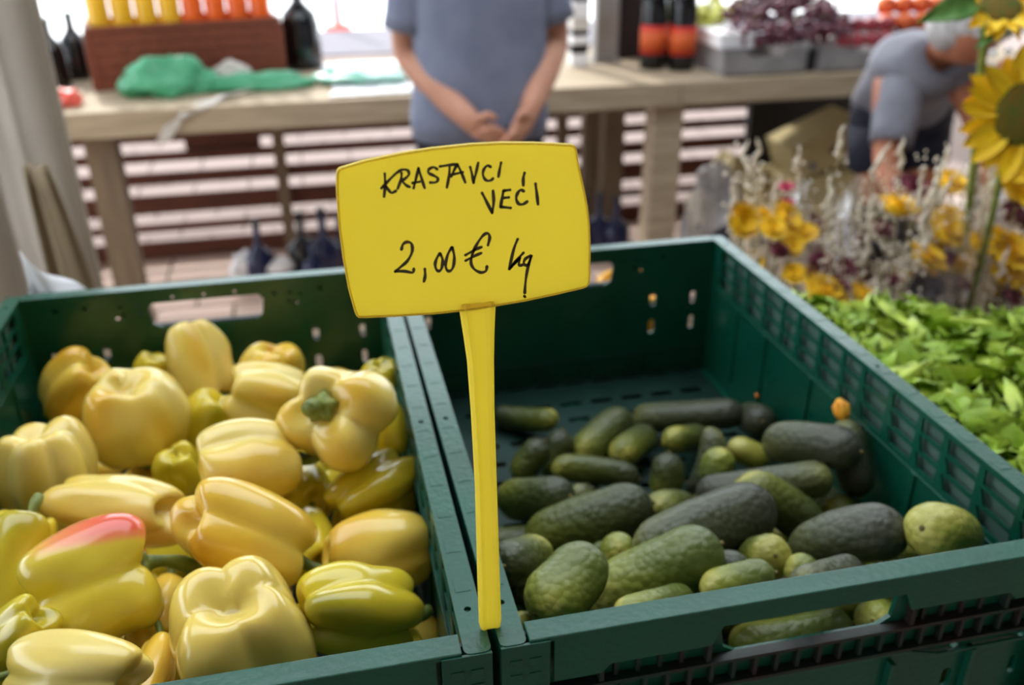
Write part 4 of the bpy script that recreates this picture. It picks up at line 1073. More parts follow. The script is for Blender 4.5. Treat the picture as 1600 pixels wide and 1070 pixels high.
for sx in (-1, 1):
    p = Vector((.05, -.385, 1.15)) + hf * .085 + Vector((1, .25, 0)).normalized() * sx * .03
    MB().ball(p, .011, 10, 8).build('eye', M['eye'], w2, smooth=True)
p = Vector((.05, -.385, 1.12)) + hf * .098
MB().ball(p, .016, 8, 6, sc=(.7, 1, 1.2)).build('nose', M['skin_tan'], w2, smooth=True)
MB().ball(p + Vector((0, .015, -.03)), .022, 8, 6, sc=(1, .5, .3)).build('mouth', M['lip'], w2, smooth=True)
mb = MB(); rings = []
tl = Matrix.Rotation(math.radians(58), 3, 'X')
for (x, y, z), rx, ry, ang in (((.33, .30, .80), .175, .145, 25), ((.30, .23, .87), .172, .14, 40), ((.24, .13, .93), .168, .135, 58), ((.17, .02, .975), .160, .125, 66), ((.10, -.08, 1.005), .165, .115, 64), ((.05, -.17, 1.025), .155, .105, 62), ((.045, -.235, 1.04), .125, .085, 58), ((.06, -.26, 1.065), .068, .062, 45)):
    rings.append(ellipse_ring((x, y, z), rx, ry, 32, tilt=Matrix.Rotation(math.radians(ang), 3, 'X'), wob=.09, seed=y * 9))
mb.rings(rings, cap0=False, cap1=False)
for sh, el, e in (((1.64, 2.06, 1.01), (1.545, 1.93, .765), .74), ((1.77, 2.03, 1.03), (1.87, 1.90, .80), .22)):
    a = Vector(sh) - O2; b = Vector(el) - O2
    pts = [a.lerp(b, t * e) for t in (0, .2, .5, .8, 1)]
    mb.rings(limb_rings(pts, [.055, .07, .066, .060, .058], 18), cap0=True, cap1=False)
mb.build('shirt', M['shirt2'], w2, smooth=True, solid=.004)
mb = MB()
mb.rings([ellipse_ring((.33, y, z), rx, ry, 24) for y, z, rx, ry in ((.28, .74, .185, .14), (.28, .82, .18, .135), (.27, .90, .165, .12))], cap0=False, cap1=False)
for sx in (-1, 1):
    x = .33 + sx * .09
    mb.rings(limb_rings([(x, .28, .80), (x, .28, .74), (x, .25, .6), (x, .21, .46), (x, .26, .3), (x, .29, .12), (x, .29, .07)], [.10, .10, .094, .078, .07, .064, .066], 18), cap0=True, cap1=False)
mb.build('trousers', M['navy'], w2, smooth=True, solid=.004)
for sx in (-1, 1):
    MB().ball((.33 + sx * .1, .23, .045), .048, 14, 8, sc=(.9, 2.5, .88)).build('shoe', M['shoe'], w2, smooth=True)

# ---------------------------------------------------------------- curtain
def cur(u, v):
    x = -1.95 + 1.395 * u; z = .02 + 2.9 * v
    return Vector((x, 1.62 + .035 * math.sin(u * 52) + .015 * math.sin(u * 117 + v) + .02 * math.sin(v * 3 + u * 9), z))
cu = sheet(cur, 150, 24).build('canvas_curtain', M['curtain'], smooth=True, solid=.003, label='beige canvas curtain hanging in folds at the left edge', cat='curtain')
def cur2(u, v):
    z = .05 + .98 * v; w = .17 * (1 - v ** 3 * .6)
    return Vector((-.62 + w * (u - .15) * .62, 1.55 + .02 * math.sin(u * 9) - .02 * v, z))
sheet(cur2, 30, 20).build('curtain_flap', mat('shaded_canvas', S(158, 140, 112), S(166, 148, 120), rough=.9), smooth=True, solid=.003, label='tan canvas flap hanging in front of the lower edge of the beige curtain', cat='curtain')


# ---------------------------------------------------------------- things on the counter
def crumple(name, label, cat, c, size, m_, seed, group=None, parent=None, amp=.35, flat=True, rz=0):
    mb = MB(); n, mm = 40, 22; rings = []
    for i in range(mm + 1):
        a = math.pi * (.01 + .98 * i / mm); ring = []
        for j in range(n):
            b = 2 * math.pi * j / n
            d = Vector((math.sin(a) * math.cos(b), math.sin(a) * math.sin(b), -math.cos(a)))
            k = 1 + amp * noise.noise(d * 1.7 + Vector((seed, seed * 2.1, 0))) + amp * .5 * noise.noise(d * 4.5 + Vector((seed, 0, 5)))
            p = Vector((d.x * size[0] * k, d.y * size[1] * k, max(d.z * k, -.6 if flat else -9) * size[2] / (1.6 if flat else 2)))
            ring.append(p + Vector((0, 0, size[2] * (.6 / 1.6 if flat else .5))))
        rings.append(ring)
    mb.rings(rings)
    return mb.build(name, m_, parent, smooth=True, loc=c, rot=(0, 0, rz), label=label, cat=cat, group=group)


bc = empty('brown_basket_crate', (-.51, 3.47, CT), 'brown plastic crate on the counter with yellow and orange bottles in it', 'crate', rot=(0, 0, .17))
mb = MB()
W_, D_, H_ = .34, .13, .225
def face_holes(w):
    hs = []
    for i in range(int(w / .03)):
        for j in range(4):
            hs.append(rrect(.03 + i * .03 - 0, .035 + j * .04, .03 + i * .03 + .010, .035 + j * .04 + .014))
    return hs
for side in (0, 1):
    y = -D_ if side == 0 else D_ - .006
    xf = Matrix(((1, 0, 0, -W_), (0, 0, -1, y + .006), (0, 1, 0, 0), (0, 0, 0, 1)))
    MB().plate([(0, 0), (2 * W_, 0), (2 * W_, H_ - .02), (0, H_ - .02)], face_holes(2 * W_ - .05), .006, xf).build('side_panel', M['brown_crate'], bc)
    x = -W_ if side == 0 else W_ - .006
    xf = Matrix(((0, 0, 1, x), (1, 0, 0, -D_), (0, 1, 0, 0), (0, 0, 0, 1)))
    MB().plate([(0, 0), (2 * D_, 0), (2 * D_, H_ - .02), (0, H_ - .02)], face_holes(2 * D_ - .05), .006, xf).build('end_panel', M['brown_crate'], bc)
MB().box((-W_, -D_, 0), (W_, D_, .006)).build('floor_panel', M['brown_crate'], bc)
MB().box((-W_ + .008, -D_ + .008, .008), (W_ - .008, -D_ + .011, H_ - .03)).build('liner', M['brown_crate'], bc)
mb = MB()
mb.box((-W_ - .008, -D_ - .008, H_ - .022), (W_ + .008, -D_ + .004, H_)); mb.box((-W_ - .008, D_ - .004, H_ - .022), (W_ + .008, D_ + .008, H_))
mb.box((-W_ - .008, -D_, H_ - .022), (-W_ + .004, D_, H_)); mb.box((W_ - .004, -D_, H_ - .022), (W_ + .008, D_, H_))
for sx in (-1, 1):
    mb.box((sx * W_ - .012, -D_ - .008, 0), (sx * W_ + .012, -D_ + .01, H_ - .02))
mb.build('rim', M['brown_crate'], bc, bevel=.002)
Rz = Matrix.Rotation(.17, 3, 'Z')
def bottle(loc, label, group, body, cap, prof=None, lab=None, name='bottle', k=1.0, cat='bottle'):
    t = empty(name, loc, label, cat, group)
    prof = prof or [(.0, 0), (.036, .001), (.038, .01), (.038, .17), (.034, .20), (.016, .235), (.013, .245), (.013, .275)]
    MB().lathe([(r * k, z * k) for r, z in prof], 20).build('glass', M[body], t, smooth=True)
    zt = prof[-1][1] * k
    MB().lathe([(.0155 * k, zt - .012), (.016 * k, zt + .006), (.012 * k, zt + .008)], 14).build('cap', M[cap], t, smooth=True)
    if lab:
        MB().lathe([(prof[3][0] * k + .001, lab[1] * k), (prof[3][0] * k + .001, lab[2] * k)], 24).build('label', M[lab[0]], t, smooth=True, solid=.0008)
    return t
for i in range(8):
    p = Vector((-.29 + i * .083, -.02, 0)); p = Rz @ p
    yel = i < 4
    if i in (0,): pass
    bottle((-.51 + p.x, 3.47 + p.y, CT + .006), ('leftmost', 'second', 'third', 'fourth', 'fifth', 'sixth', 'seventh', 'eighth and last')[i] + (' bottle, yellow, counted from the left' if yel else ' bottle, orange, counted from the left') + ' in the brown crate', 'bottles in the brown crate', 'honey' if yel else 'orange_juice', 'white', name='juice_bottle',
           prof=[(.0, 0), (.039, .001), (.040, .01), (.040, .34), (.034, .37), (.02, .39), (.016, .40), (.016, .42)])
bottle((-.075, 3.60, CT), 'broad black bottle on the counter right of the brown crate', None, 'black_glass', 'green_glass', name='large_bottle', prof=[(0, 0), (.078, .002), (.08, .02), (.076, .17), (.065, .215), (.035, .245), (.022, .26), (.02, .33)])
for i, (x, y, k) in enumerate(((-1.07, 3.52, 1.5), (-.935, 3.58, 1.55), (-.985, 3.42, 1.45))):
    bottle((x, y, CT), ('dark green glass bottle nearest the curtain on the counter', 'dark green glass bottle touching the brown crate', 'foremost dark green bottle at the left counter end')[i], 'green bottles at the left counter end', 'black_glass', 'green_glass', name='oil_bottle', prof=[(0, 0), (.05, .002), (.052, .02), (.052, .12), (.045, .15), (.024, .175), (.016, .19), (.015, .24)])
crumple('green_bag', 'crumpled green plastic bag in front of the brown crate', 'bag', (-.555, 3.17, CT), (.165, .09, .135), M['bag_green'], 3.3, rz=.1)
crumple('green_bag', 'long flattened green plastic bag end beside the black bottle', 'bag', (-.235, 3.17, CT), (.20, .05, .06), M['bag_green'], 7.1, rz=.05)
crumple('mint_bag', 'pale mint plastic bag left of the standing man', 'bag', (.15, 3.24, CT + .004), (.17, .13, .05), M['bag_mint'], 2.2)
crumple('paper_wad', 'crumpled grey paper between the green bags', 'paper', (-.34, 3.27, CT), (.07, .04, .085), M['paper'], 5.5)
sheet(lambda u, v: Vector((.0 + .33 * u + .02 * math.sin(v * 7), 2.95 + .70 * v, CT + .006 + .006 * noise.noise(Vector((u * 6, v * 9, 1))))), 24, 30).build('plastic_sheet', M['bag_white'], smooth=True, solid=.001, label='white plastic sheet spread on the counter left of the man', cat='sheet')
def strap(u, v):
    pts = [at(372, 128, 3.05), at(330, 140, 2.98), at(300, 165, 2.895), at(272, 190, 2.885), at(255, 222, 2.885)]
    pts[0].z = CT + .012; pts[1].z = CT + .012; pts[2] = Vector((pts[2].x, 2.893, CT - .01))
    k = u * 4; i = min(int(k), 3); p = pts[i].lerp(pts[i + 1], k - i)
    w = .05 if u > .5 else .075
    return p + Vector(((v - .5) * w * 1.3, (v - .5) * .03 * (1 - u), (v - .5) * .02 + .004 * math.sin(v * 9 + u * 5)))
sheet(strap, 24, 8).build('paper_strip', M['paper'], smooth=True, solid=.0015, label='greyish paper strip hanging over the counter edge below the green bag', cat='paper')
crumple('red_wrapper', 'red-orange plastic wrapper on the counter beside the curtain', 'wrapper', (-.885, 3.05, CT), (.055, .05, .06), M['red'], 4.4)

# post and dark things right of the man
ps = empty('support_post', (1.15, 3.42, 0), 'grey metal post rising from the counter right of the man', 'post')
MB().box((-.035, -.03, CT), (.055, .03, 3.4)).build('shaft', M['steel'], ps, bevel=.004)
MB().box((-.05, -.045, CT), (.07, .045, CT + .01)).build('foot_plate', M['steel'], ps)
sk = empty('tag_strip', (1.03, 3.36, CT), 'strip of black and white packets standing beside the metal post', 'packets')
zz = .0
for k, (h, mm) in enumerate(((.05, 'white'), (.035, 'black'), (.035, 'white'), (.02, 'black'), (.05, 'paper'), (.06, 'white'), (.05, 'black'), (.05, 'white'), (.05, 'black'))):
    MB().box((-.035, -.03, zz + .001), (.035, .03, zz + h)).build('packet', M[mm], sk, bevel=.004); zz += h
MB().box((1.235, 3.46, CT), (1.42, 3.66, 1.25)).build('black_box', mat('dark_brown_box', S(36, 24, 26), rough=.8), bevel=.004, label='tall dark box between the metal post and the labelled bottles', cat='box')
for i, (x, y) in enumerate(((1.30, 3.22), (1.40, 3.16), (1.36, 3.30))):
    bottle((x, y, CT), ('black bottle with orange label nearest the dark box', 'black bottle with orange label beside the white tray', 'black bottle behind the two orange-labelled ones')[i], 'black bottles with orange labels', 'black_glass', 'green_glass', lab=('label_red', .045, .125), k=1.35, name='sauce_bottle')
    MB().lathe([(.0535, .075), (.0535, .150)], 24).build('label_patch', M['label_orange'], bpy.data.objects['sauce_bottle' + ('' if i == 0 else '.%03d' % i)], smooth=True, solid=.0008)

# trays with fruit
def tray(x0, x1, y0, y1, z, h, label, m_='tray'):
    t = empty('fruit_tray', ((x0 + x1) / 2, (y0 + y1) / 2, z), label, 'tray', 'fruit trays on the counter')
    w, d = (x1 - x0) / 2, (y1 - y0) / 2
    MB().box((-w, -d, 0), (w, d, .008)).build('bottom', M[m_], t)
    for sy in (-1, 1):
        y = sy * d - (.006 if sy > 0 else 0)
        xf = Matrix(((1, 0, 0, -w), (0, 0, -1, y + .006), (0, 1, 0, 0), (0, 0, 0, 1)))
        MB().plate([(0, 0), (2 * w, 0), (2 * w, h), (w * 1.5, h), (w * 1.4, h * .72), (w * .6, h * .72), (w * .5, h), (0, h)], [], .006, xf).build('side', M[m_], t)
        MB().box((sy * w - .003, -d, 0), (sy * w + .003, d, h)).build('end', M[m_], t)
    return t
tray(1.50, 1.84, 2.97, 3.34, CT, .095, 'grey cardboard tray under the dark grapes')
tray(1.90, 2.26, 2.97, 3.34, CT, .095, 'grey cardboard tray right of the dark gap under red fruit')
tray(2.30, 2.66, 2.99, 3.36, CT, .12, 'dark tray at the right end under the peaches', 'black')
MB().box((1.845, 2.99, CT), (1.895, 3.3, CT + .085)).build('black_block', M['black'], bevel=.004, label='black block filling the gap between the two grey trays', cat='block')
wt = empty('foam_box', (1.56, 3.12, CT + .096), 'white foam box corner on the tray beside the bottles', 'box')
MB().box((-.07, -.12, 0), (.07, .12, .06)).build('box_body', M['white'], wt, bevel=.006)
MB().box((-.073, -.123, .045), (.073, .123, .052)).build('lid_seam', M['white'], wt, bevel=.002)
rng = random.Random(6)
berry = None
def bunch(c, m_, label, group, n=46, R=(.09, .07, .05), r=.013):
    mb = MB()
    for k in range(n):
        for _ in range(6):
            p = Vector((rng.gauss(0, .5), rng.gauss(0, .5), rng.gauss(0, .45)))
            if p.length < 1.1: break
        mb.ball((p.x * R[0], p.y * R[1], max(p.z * R[2], -.03)), r * rng.uniform(.85, 1.1), 8, 6)
    t = empty('grape_bunch', c, label, 'grapes', group)
    mb.build('berries', M[m_], t, smooth=True, kind='stuff')
    MB().tube([(0, 0, .02), (.01, .01, .05), (.03, .0, .065)], [.003, .0025, .003], 6).build('stalk', M['dry_green'], t)
GP = [(1.62, 3.03, 1.00), (1.72, 3.02, .985), (1.80, 3.03, 1.0), (1.70, 3.10, 1.045), (1.80, 3.12, 1.07), (1.90, 3.08, 1.05), (1.90, 3.02, .995), (1.98, 3.03, 1.0), (1.76, 3.2, 1.09), (1.88, 3.2, 1.10), (1.99, 3.14, 1.06), (1.66, 3.2, 1.06)]
GN = ['lowest left dark grape bunch, beside the white foam box', 'front dark grape bunch second from the foam box', 'front dark grape bunch third from the foam box', 'dark grape bunch lying above the front row at the left', 'dark grape bunch on top in the middle of the heap', 'dark grape bunch above the gap between the trays', 'front dark grape bunch over the black block', 'front dark grape bunch farthest right', 'rear dark grape bunch at the top of the heap', 'rear dark grape bunch right of the topmost', 'dark grape bunch next to the red fruit', 'rear dark grape bunch nearest the green grapes']
for k, c in enumerate(GP):
    bunch(c, 'grape_dark', GN[k], 'dark grape bunches')
bunch((1.53, 3.28, 1.02), 'grape_green', 'yellow-green grape bunch above the white foam box', 'green grape bunches', r=.016)
bunch((1.62, 3.33, 1.05), 'grape_green', 'yellow-green grape bunch behind the dark grapes', 'green grape bunches', r=.016)
def fruit(name, c, r, m_, label, group, cat):
    t = empty(name, c, label, cat, group)
    mb = MB(); rings = []
    for i in range(13):
        a = math.pi * (.02 + .96 * i / 12)
        rings.append([Vector((r * math.sin(a) * math.cos(b) * (1 - .05 * max(0, math.cos(b)) ** 8), r * math.sin(a) * math.sin(b), -r * .94 * math.cos(a) * (1 - .2 * math.exp(-(math.sin(a) / .3) ** 2)))) for b in [2 * math.pi * j / 18 for j in range(18)]])
    mb.rings(rings); mb.build('flesh', M[m_], t, smooth=True)
    MB().tube([(0, 0, r * .7), (.002, 0, r * .95)], [.002, .0025], 6).build('stalk', M['dry_green'], t)
pos = ['front left', 'front second', 'front third', 'front right', 'upper left', 'upper second', 'upper third', 'upper right']
for k in range(8):
    row, i = divmod(k, 4)
    fruit('plum', (2.02 + i * .062 + row * .02, 3.02 + row * .05, .958 + row * .05), .032, 'grape_red', f'{pos[k]} red plum on the grey tray right of the grapes', 'red plums on the tray', 'plum')
for k in range(8):
    row, i = divmod(k, 4)
    fruit('peach', (2.28 + i * .082 + row * .03, 3.14 + row * .07, 1.0 + row * .06), .042, 'peach', f'{pos[k]} orange peach behind the black tray at the right', 'orange peaches', 'peach')

# cardboard boxes and bags under the counter
def carton(c, w, h, d, ry, label, mark=True, m_='cardboard'):
    t = empty('cardboard_box', c, label, 'box', 'cardboard boxes under the counter', rot=(0, ry, 0))
    MB().box((-w / 2, -d / 2, -h / 2), (w / 2, d / 2, h / 2)).build('carton_body', M[m_], t, bevel=.003)
    MB().box((-w / 2 - .001, -d / 2 - .003, h / 2 - .004), (w / 2 + .001, d / 2 + .001, h / 2 + .002)).build('flap', M[m_], t)
    if mark:
        MB().plate(circ(0, 0, .017, 12), [], .001, Matrix(((1, 0, 0, -.09), (0, 0, -1, -d / 2 - .0005), (0, 1, 0, -.04), (0, 0, 0, 1)))).build('printed_mark', M['print'], t)
        MB().plate(rrect(-.035, -.012, .035, .012, .011), [], .001, Matrix(((1, 0, 0, .03), (0, 0, -1, -d / 2 - .0005), (0, 1, 0, -.01), (0, 0, 0, 1)))).build('grip_hole', M['print_brown'], t)
cA = (at(1205, 222, 3.3) + at(1332, 165, 3.3) + at(1337, 232, 3.3) + at(1222, 272, 3.3)) / 4
carton(cA, .335, .155, .24, -.38, 'tan cardboard box tilted up to the right under the counter')
cB = at(1270, 300, 3.3); carton((cB.x, 3.32, .30), .40, .10, .26, -.05, 'lower cardboard box lying under the tilted one', False)
carton((cB.x + .05, 3.34, .13), .46, .24, .3, 0, 'cardboard box on the floor carrying the others', False)
cC = at(1170, 280, 3.35); carton((cC.x - .02, 3.42, .30), .22, .16, .16, .5, 'small cardboard box leaning left of the tilted one', False)
crumple('plastic_bag', 'grey clear plastic bag under the counter right of the wooden leg', 'bag', (at(1118, 300, 3.15).x, 3.15, .0), (.14, .12, .42), M['bag_clear'], 1.7)
crumple('plastic_bag', 'second grey plastic bag slumped in front of the cardboard', 'bag', (at(1160, 320, 3.0).x, 3.0, .0), (.12, .10, .30), M['bag_clear'], 6.7)

# bottles and bags on the paving behind the left crate
NB = [(398, 345, 3.35, 'lone navy bottle left of the dark bottle cluster on the paving'), (466, 330, 3.40, 'navy-black bottle leftmost in the cluster near the sign'), (500, 325, 3.36, 'navy bottle in the middle of the cluster near the sign'), (530, 335, 3.42, 'navy bottle rightmost in the cluster, cut by the sign'),
      (484, 372, 3.28, 'short navy bottle at the front of the cluster'), (938, 300, 3.4, 'navy bottle nearest the right edge of the sign'), (965, 305, 3.36, 'navy bottle right of the sign beside the wooden leg'), (912, 305, 3.4, 'navy bottle half hidden by the right sign edge')]
for u, v, y, lab in NB:
    p = at(u, v, y); k = max(.7, p.z / .282)
    bottle((p.x, y, 0), lab, 'navy bottles under the counter', 'navy_glass' if u != 466 else 'black_glass', 'black', prof=[(0, 0), (.06, .002), (.062, .01), (.062, .10), (.058, .14), (.018, .175), (.014, .19), (.014, .275)], k=k, name='navy_bottle')
crumple('white_bag', 'white plastic bag on the paving left of the navy bottle', 'bag', (at(388, 420, 3.38).x, 3.38, 0), (.07, .07, .15), M['bag_white'], 8.3)
bw = empty('white_bowl', (at(435, 395, 3.35).x, 3.33, .0), 'white bowl turned over on a dark tub between the navy bottles', 'bowl')
MB().lathe([(.062, 0), (.066, .06), (.068, .085), (.03, .088)], 20).build('tub', M['black'], bw, smooth=True)
MB().lathe([(.066, .089), (.064, .10), (.04, .122), (.01, .126)], 20).build('bowl', M['white'], bw, smooth=True)
def wc(u, v): return Vector((-.385 + .075 * u, .600 + .012 * math.sin(u * 8 + v * 3) + .02 * v, ZR - .03 + .065 * v * (1 - u) ** 1.2 + .004))
sheet(wc, 14, 8).build('film_scrap', M['bag_white'], smooth=True, solid=.001, label='white plastic film corner sticking up behind the left crate rim', cat='film')

# ---------------------------------------------------------------- lettuces
lc = empty('lettuce_bench', (0, 0, 0), 'low wooden bench carrying the lettuces right of the cucumber crate', 'bench')
for k in range(4):
    MB().box((.412, -.02 + k * .150, TZ + .0), (1.05, .125 + k * .150, TZ + .03)).build('plank', M['table'], lc, bevel=.002)
leaf_meshes = []
for s in range(7):
    mb = MB(); rngl = random.Random(s + 40)
    def lf(u, v, s=s):
        a = (v - .5) * 2; fr = noise.noise(Vector((a * 4.5, u * 6, s * 5.1)))
        w = .008 + .044 * math.sin(min(1, u * 1.02) * math.pi * .60) ** 1.1
        x = a * w; z = .085 * u; edge = (abs(a) ** 1.5) * u + max(0, u - .72) * 2.4
        ru = .019 * edge * math.sin(a * 11 + u * 15 + s * 2) + .012 * edge * math.sin(a * 23 + u * 7 + s) + .007 * noise.noise(Vector((a * 3, u * 5, s * 3.3)))
        y = .030 * u * u + .012 * a * a + ru + .030 * u * fr
        z += .018 * u * noise.noise(Vector((a * 5, u * 5, s * 2.3 + 9))) + .014 * edge * math.sin(a * 15 + s * 1.7); x += .006 * edge * math.sin(u * 19 + a * 8) - .02 * u ** 4
        e2 = .3 + .7 * min(1, edge * 1.5)
        pv_ = Vector((x * 75, u * 5.8, s * 4.4))
        nv = Vector((noise.noise(pv_), noise.noise(pv_ + Vector((31, 0, 0))), noise.noise(pv_ + Vector((0, 47, 0)))))
        hook = max(0, u - .55) ** 2 * .09
        return Vector((x * .95, y + hook * math.cos(a * 6 + s), z * .80)) + nv * .036 * u * e2
    o = sheet(lf, 16, 28).build('leaf', M['lettuce'] if s % 2 else M['lettuce2'], smooth=True, recalc=False)
    leaf_meshes.append(o.data); bpy.data.objects.remove(o)
LT = []
for k, (x, y, z, sc_) in enumerate(((.475, .10, .985, 1.0), (.485, .26, .985, 1.0), (.50, .41, .98, .95), (.60, .03, .98, 1.05), (.61, .18, .985, 1.0), (.62, .34, .975, 1.0), (.64, .48, .96, .9), (.75, .26, .965, 1.0), (.76, .42, .955, .9), (.88, .35, .95, .95), (.53, .52, .965, .8))):
    nm = ('lettuce head touching the crate rim nearest the viewer', 'lettuce head second along the crate rim', 'lettuce head third along the crate rim', 'lettuce head nearest the lower right picture corner', 'lettuce head in the middle of the bench', 'lettuce head behind the middle one', 'lettuce head at the back below the golden flowers', 'lettuce head by the right picture edge', 'rear lettuce head by the right picture edge', 'far right lettuce head partly outside the picture', 'smallest lettuce head at the far crate corner')[k]
    t = empty('frilly_lettuce', (x, y, z - .022), 'light green frilly ' + nm, 'lettuce', 'frilly lettuces right of the cucumber crate')
    rl = random.Random(k * 7)
    MB().ball((0, 0, .012), .03, 10, 6, sc=(1, 1, .9)).build('core', M['lettuce2'], t, smooth=True)
    nl = 120
    for q in range(nl):
        f = q / nl
        ob = bpy.data.objects.new('leaf', leaf_meshes[rl.randrange(7)]); COL.objects.link(ob); ob.parent = t
        az = q * 2.39996 + rl.uniform(-.3, .3)
        tilt = .08 + .72 * f ** .8
        ob.rotation_euler = (-tilt + .1, rl.uniform(-.25, .25), az)
        rad = .085 * f ** .5 * sc_
        ob.location = (-math.sin(az) * rad * -1, math.cos(az) * rad * 1, .022 + .030 * (1 - f * f))
        s_ = sc_ * (.60 + .10 * f) * rl.uniform(.9, 1.15)
        ob.scale = (s_ * 1.15, s_, s_ * 1.05)
        for _ in range(14):
            mm_ = Matrix.LocRotScale(ob.location, ob.rotation_euler, ob.scale)
            if x + min((mm_ @ v_.co).x for v_ in ob.data.vertices) > .408: break
            tilt *= .86
            ob.rotation_euler = (-tilt + .1, 0, az)
            ob.location.x += .006

# ---------------------------------------------------------------- flowers
def flower_head_mesh(seed, n, layers, r, mt, disc=None, name='flower_head', cup=.5):
    mb = MB(); rg = random.Random(seed)
    for L in range(layers):
        rr = r * (1 - .24 * L); el = cup * (.3 + L * .55)
        for k in range(n):
            a = 2 * math.pi * (k + .5 * (L % 2)) / n + rg.uniform(-.08, .08)
            w = rr * 2.6 / n
            ca, sa = math.cos(a), math.sin(a)
            pts = []
            for (t, ww) in ((.12, .4), (.5, 1.0), (.82, .75), (1.0, .08)):
                h = rr * (math.sin(el) * t + .1 * math.sin(t * 3))
                d = rr * t * math.cos(el * .8)
                pts.append((Vector((d * ca - ww * w * sa, d * sa + ww * w * ca, h)), Vector((d * ca, d * sa, h - .06 * rr * ww)), Vector((d * ca + ww * w * sa, d * sa - ww * w * ca, h))))
            vs = [p for tr in pts for p in tr]
            fs = []
            for i in range(3):
                for j in range(2):
                    fs.append((i * 3 + j, i * 3 + j + 1, (i + 1) * 3 + j + 1, (i + 1) * 3 + j))
            mb.add(vs, fs)
    if disc: mb.ball((0, 0, .04 * r), r * disc, 14, 8, mi=1, sc=(1, 1, .45))
    return mb
hm = {}
for key, (n, l, r, mt) in {'y': (18, 5, .034, 'y_flower'), 'r': (14, 4, .028, 'r_flower'), 'p': (12, 3, .018, 'p_flower'), 'b': (14, 4, .030, 'b_flower')}.items():
    o = flower_head_mesh(3, n, l, r, mt, disc=.6, cup=1.05).build('flower_head', [M[mt], M[mt]], recalc=False, smooth=True)
    hm[key] = o.data; bpy.data.objects.remove(o)
# pixel-measured places of the visible heads, each hung on its own depth
HEADS = [  # bouquet index, u, v, y, kind, scale
 (0, 1158, 345, .98, 'y', 1.05), (0, 1190, 338, 1.0, 'y', .7), (0, 1225, 345, .96, 'y', 1.05), (0, 1205, 360, .93, 'y', .8), (0, 1250, 370, .95, 'y', 1.0), (0, 1235, 385, .92, 'y', .7), (0, 1228, 295, 1.02, 'p', .9), (0, 1230, 318, 1.0, 'p', .8), (0, 1215, 395, .9, 'r', .95), (0, 1268, 350, 1.0, 'r', .7),
 (1, 1285, 462, .84, 'y', 1.25), (1, 1265, 430, .88, 'r', 1.0), (1, 1283, 412, .90, 'r', .9), (1, 1320, 420, .9, 'r', .8), (1, 1345, 465, .85, 'y', .9), (1, 1240, 430, .88, 'y', .7), (1, 1310, 450, .84, 'r', .8), (1, 1365, 400, .9, 'b', 1.1), (1, 1345, 375, .95, 'r', .8),
 (2, 1402, 328, .96, 'y', 1.15), (2, 1425, 295, 1.0, 'r', 1.15), (2, 1400, 290, 1.02, 'r', .7), (2, 1412, 368, .93, 'b', 1.05), (2, 1375, 360, .95, 'r', .9), (2, 1443, 408, .88, 'y', 1.25), (2, 1435, 455, .84, 'b', 1.1), (2, 1395, 440, .86, 'r', .6), (2, 1455, 450, .84, 'b', .8),
 (3, 1483, 290, 1.0, 'y', 1.1), (3, 1475, 365, .92, 'y', 1.25), (3, 1480, 345, .95, 'y', .9), (3, 1490, 412, .88, 'r', 1.0), (3, 1530, 385, .9, 'y', .9), (3, 1500, 445, .84, 'r', .8), (3, 1470, 390, .92, 'y', .8),
 (4, 1570, 268, .98, 'y', 1.5), (4, 1597, 310, .95, 'y', 1.2), (4, 1575, 335, .93, 'r', 1.1), (4, 1595, 350, .92, 'r', 1.2), (4, 1575, 400, .88, 'y', 1.5), (4, 1600, 430, .86, 'y', 1.5), (4, 1560, 430, .87, 'y', 1.1), (4, 1578, 465, .84, 'r', 1.1), (4, 1555, 375, .9, 'y', 1.0)]
BC = [(.70, 1.02), (.82, .88), (.95, .97), (1.08, .93), (1.22, .96)]
BL = ['dried bouquet with a golden cluster and pink tips nearest the crate corner', 'dried bouquet of golden and wine-red heads just behind the lettuces', 'dried bouquet with black, red and golden heads in front of the stooping person', 'dried bouquet of golden heads below the sunflower', 'dried bouquet of large golden heads at the right picture edge']
bk = []
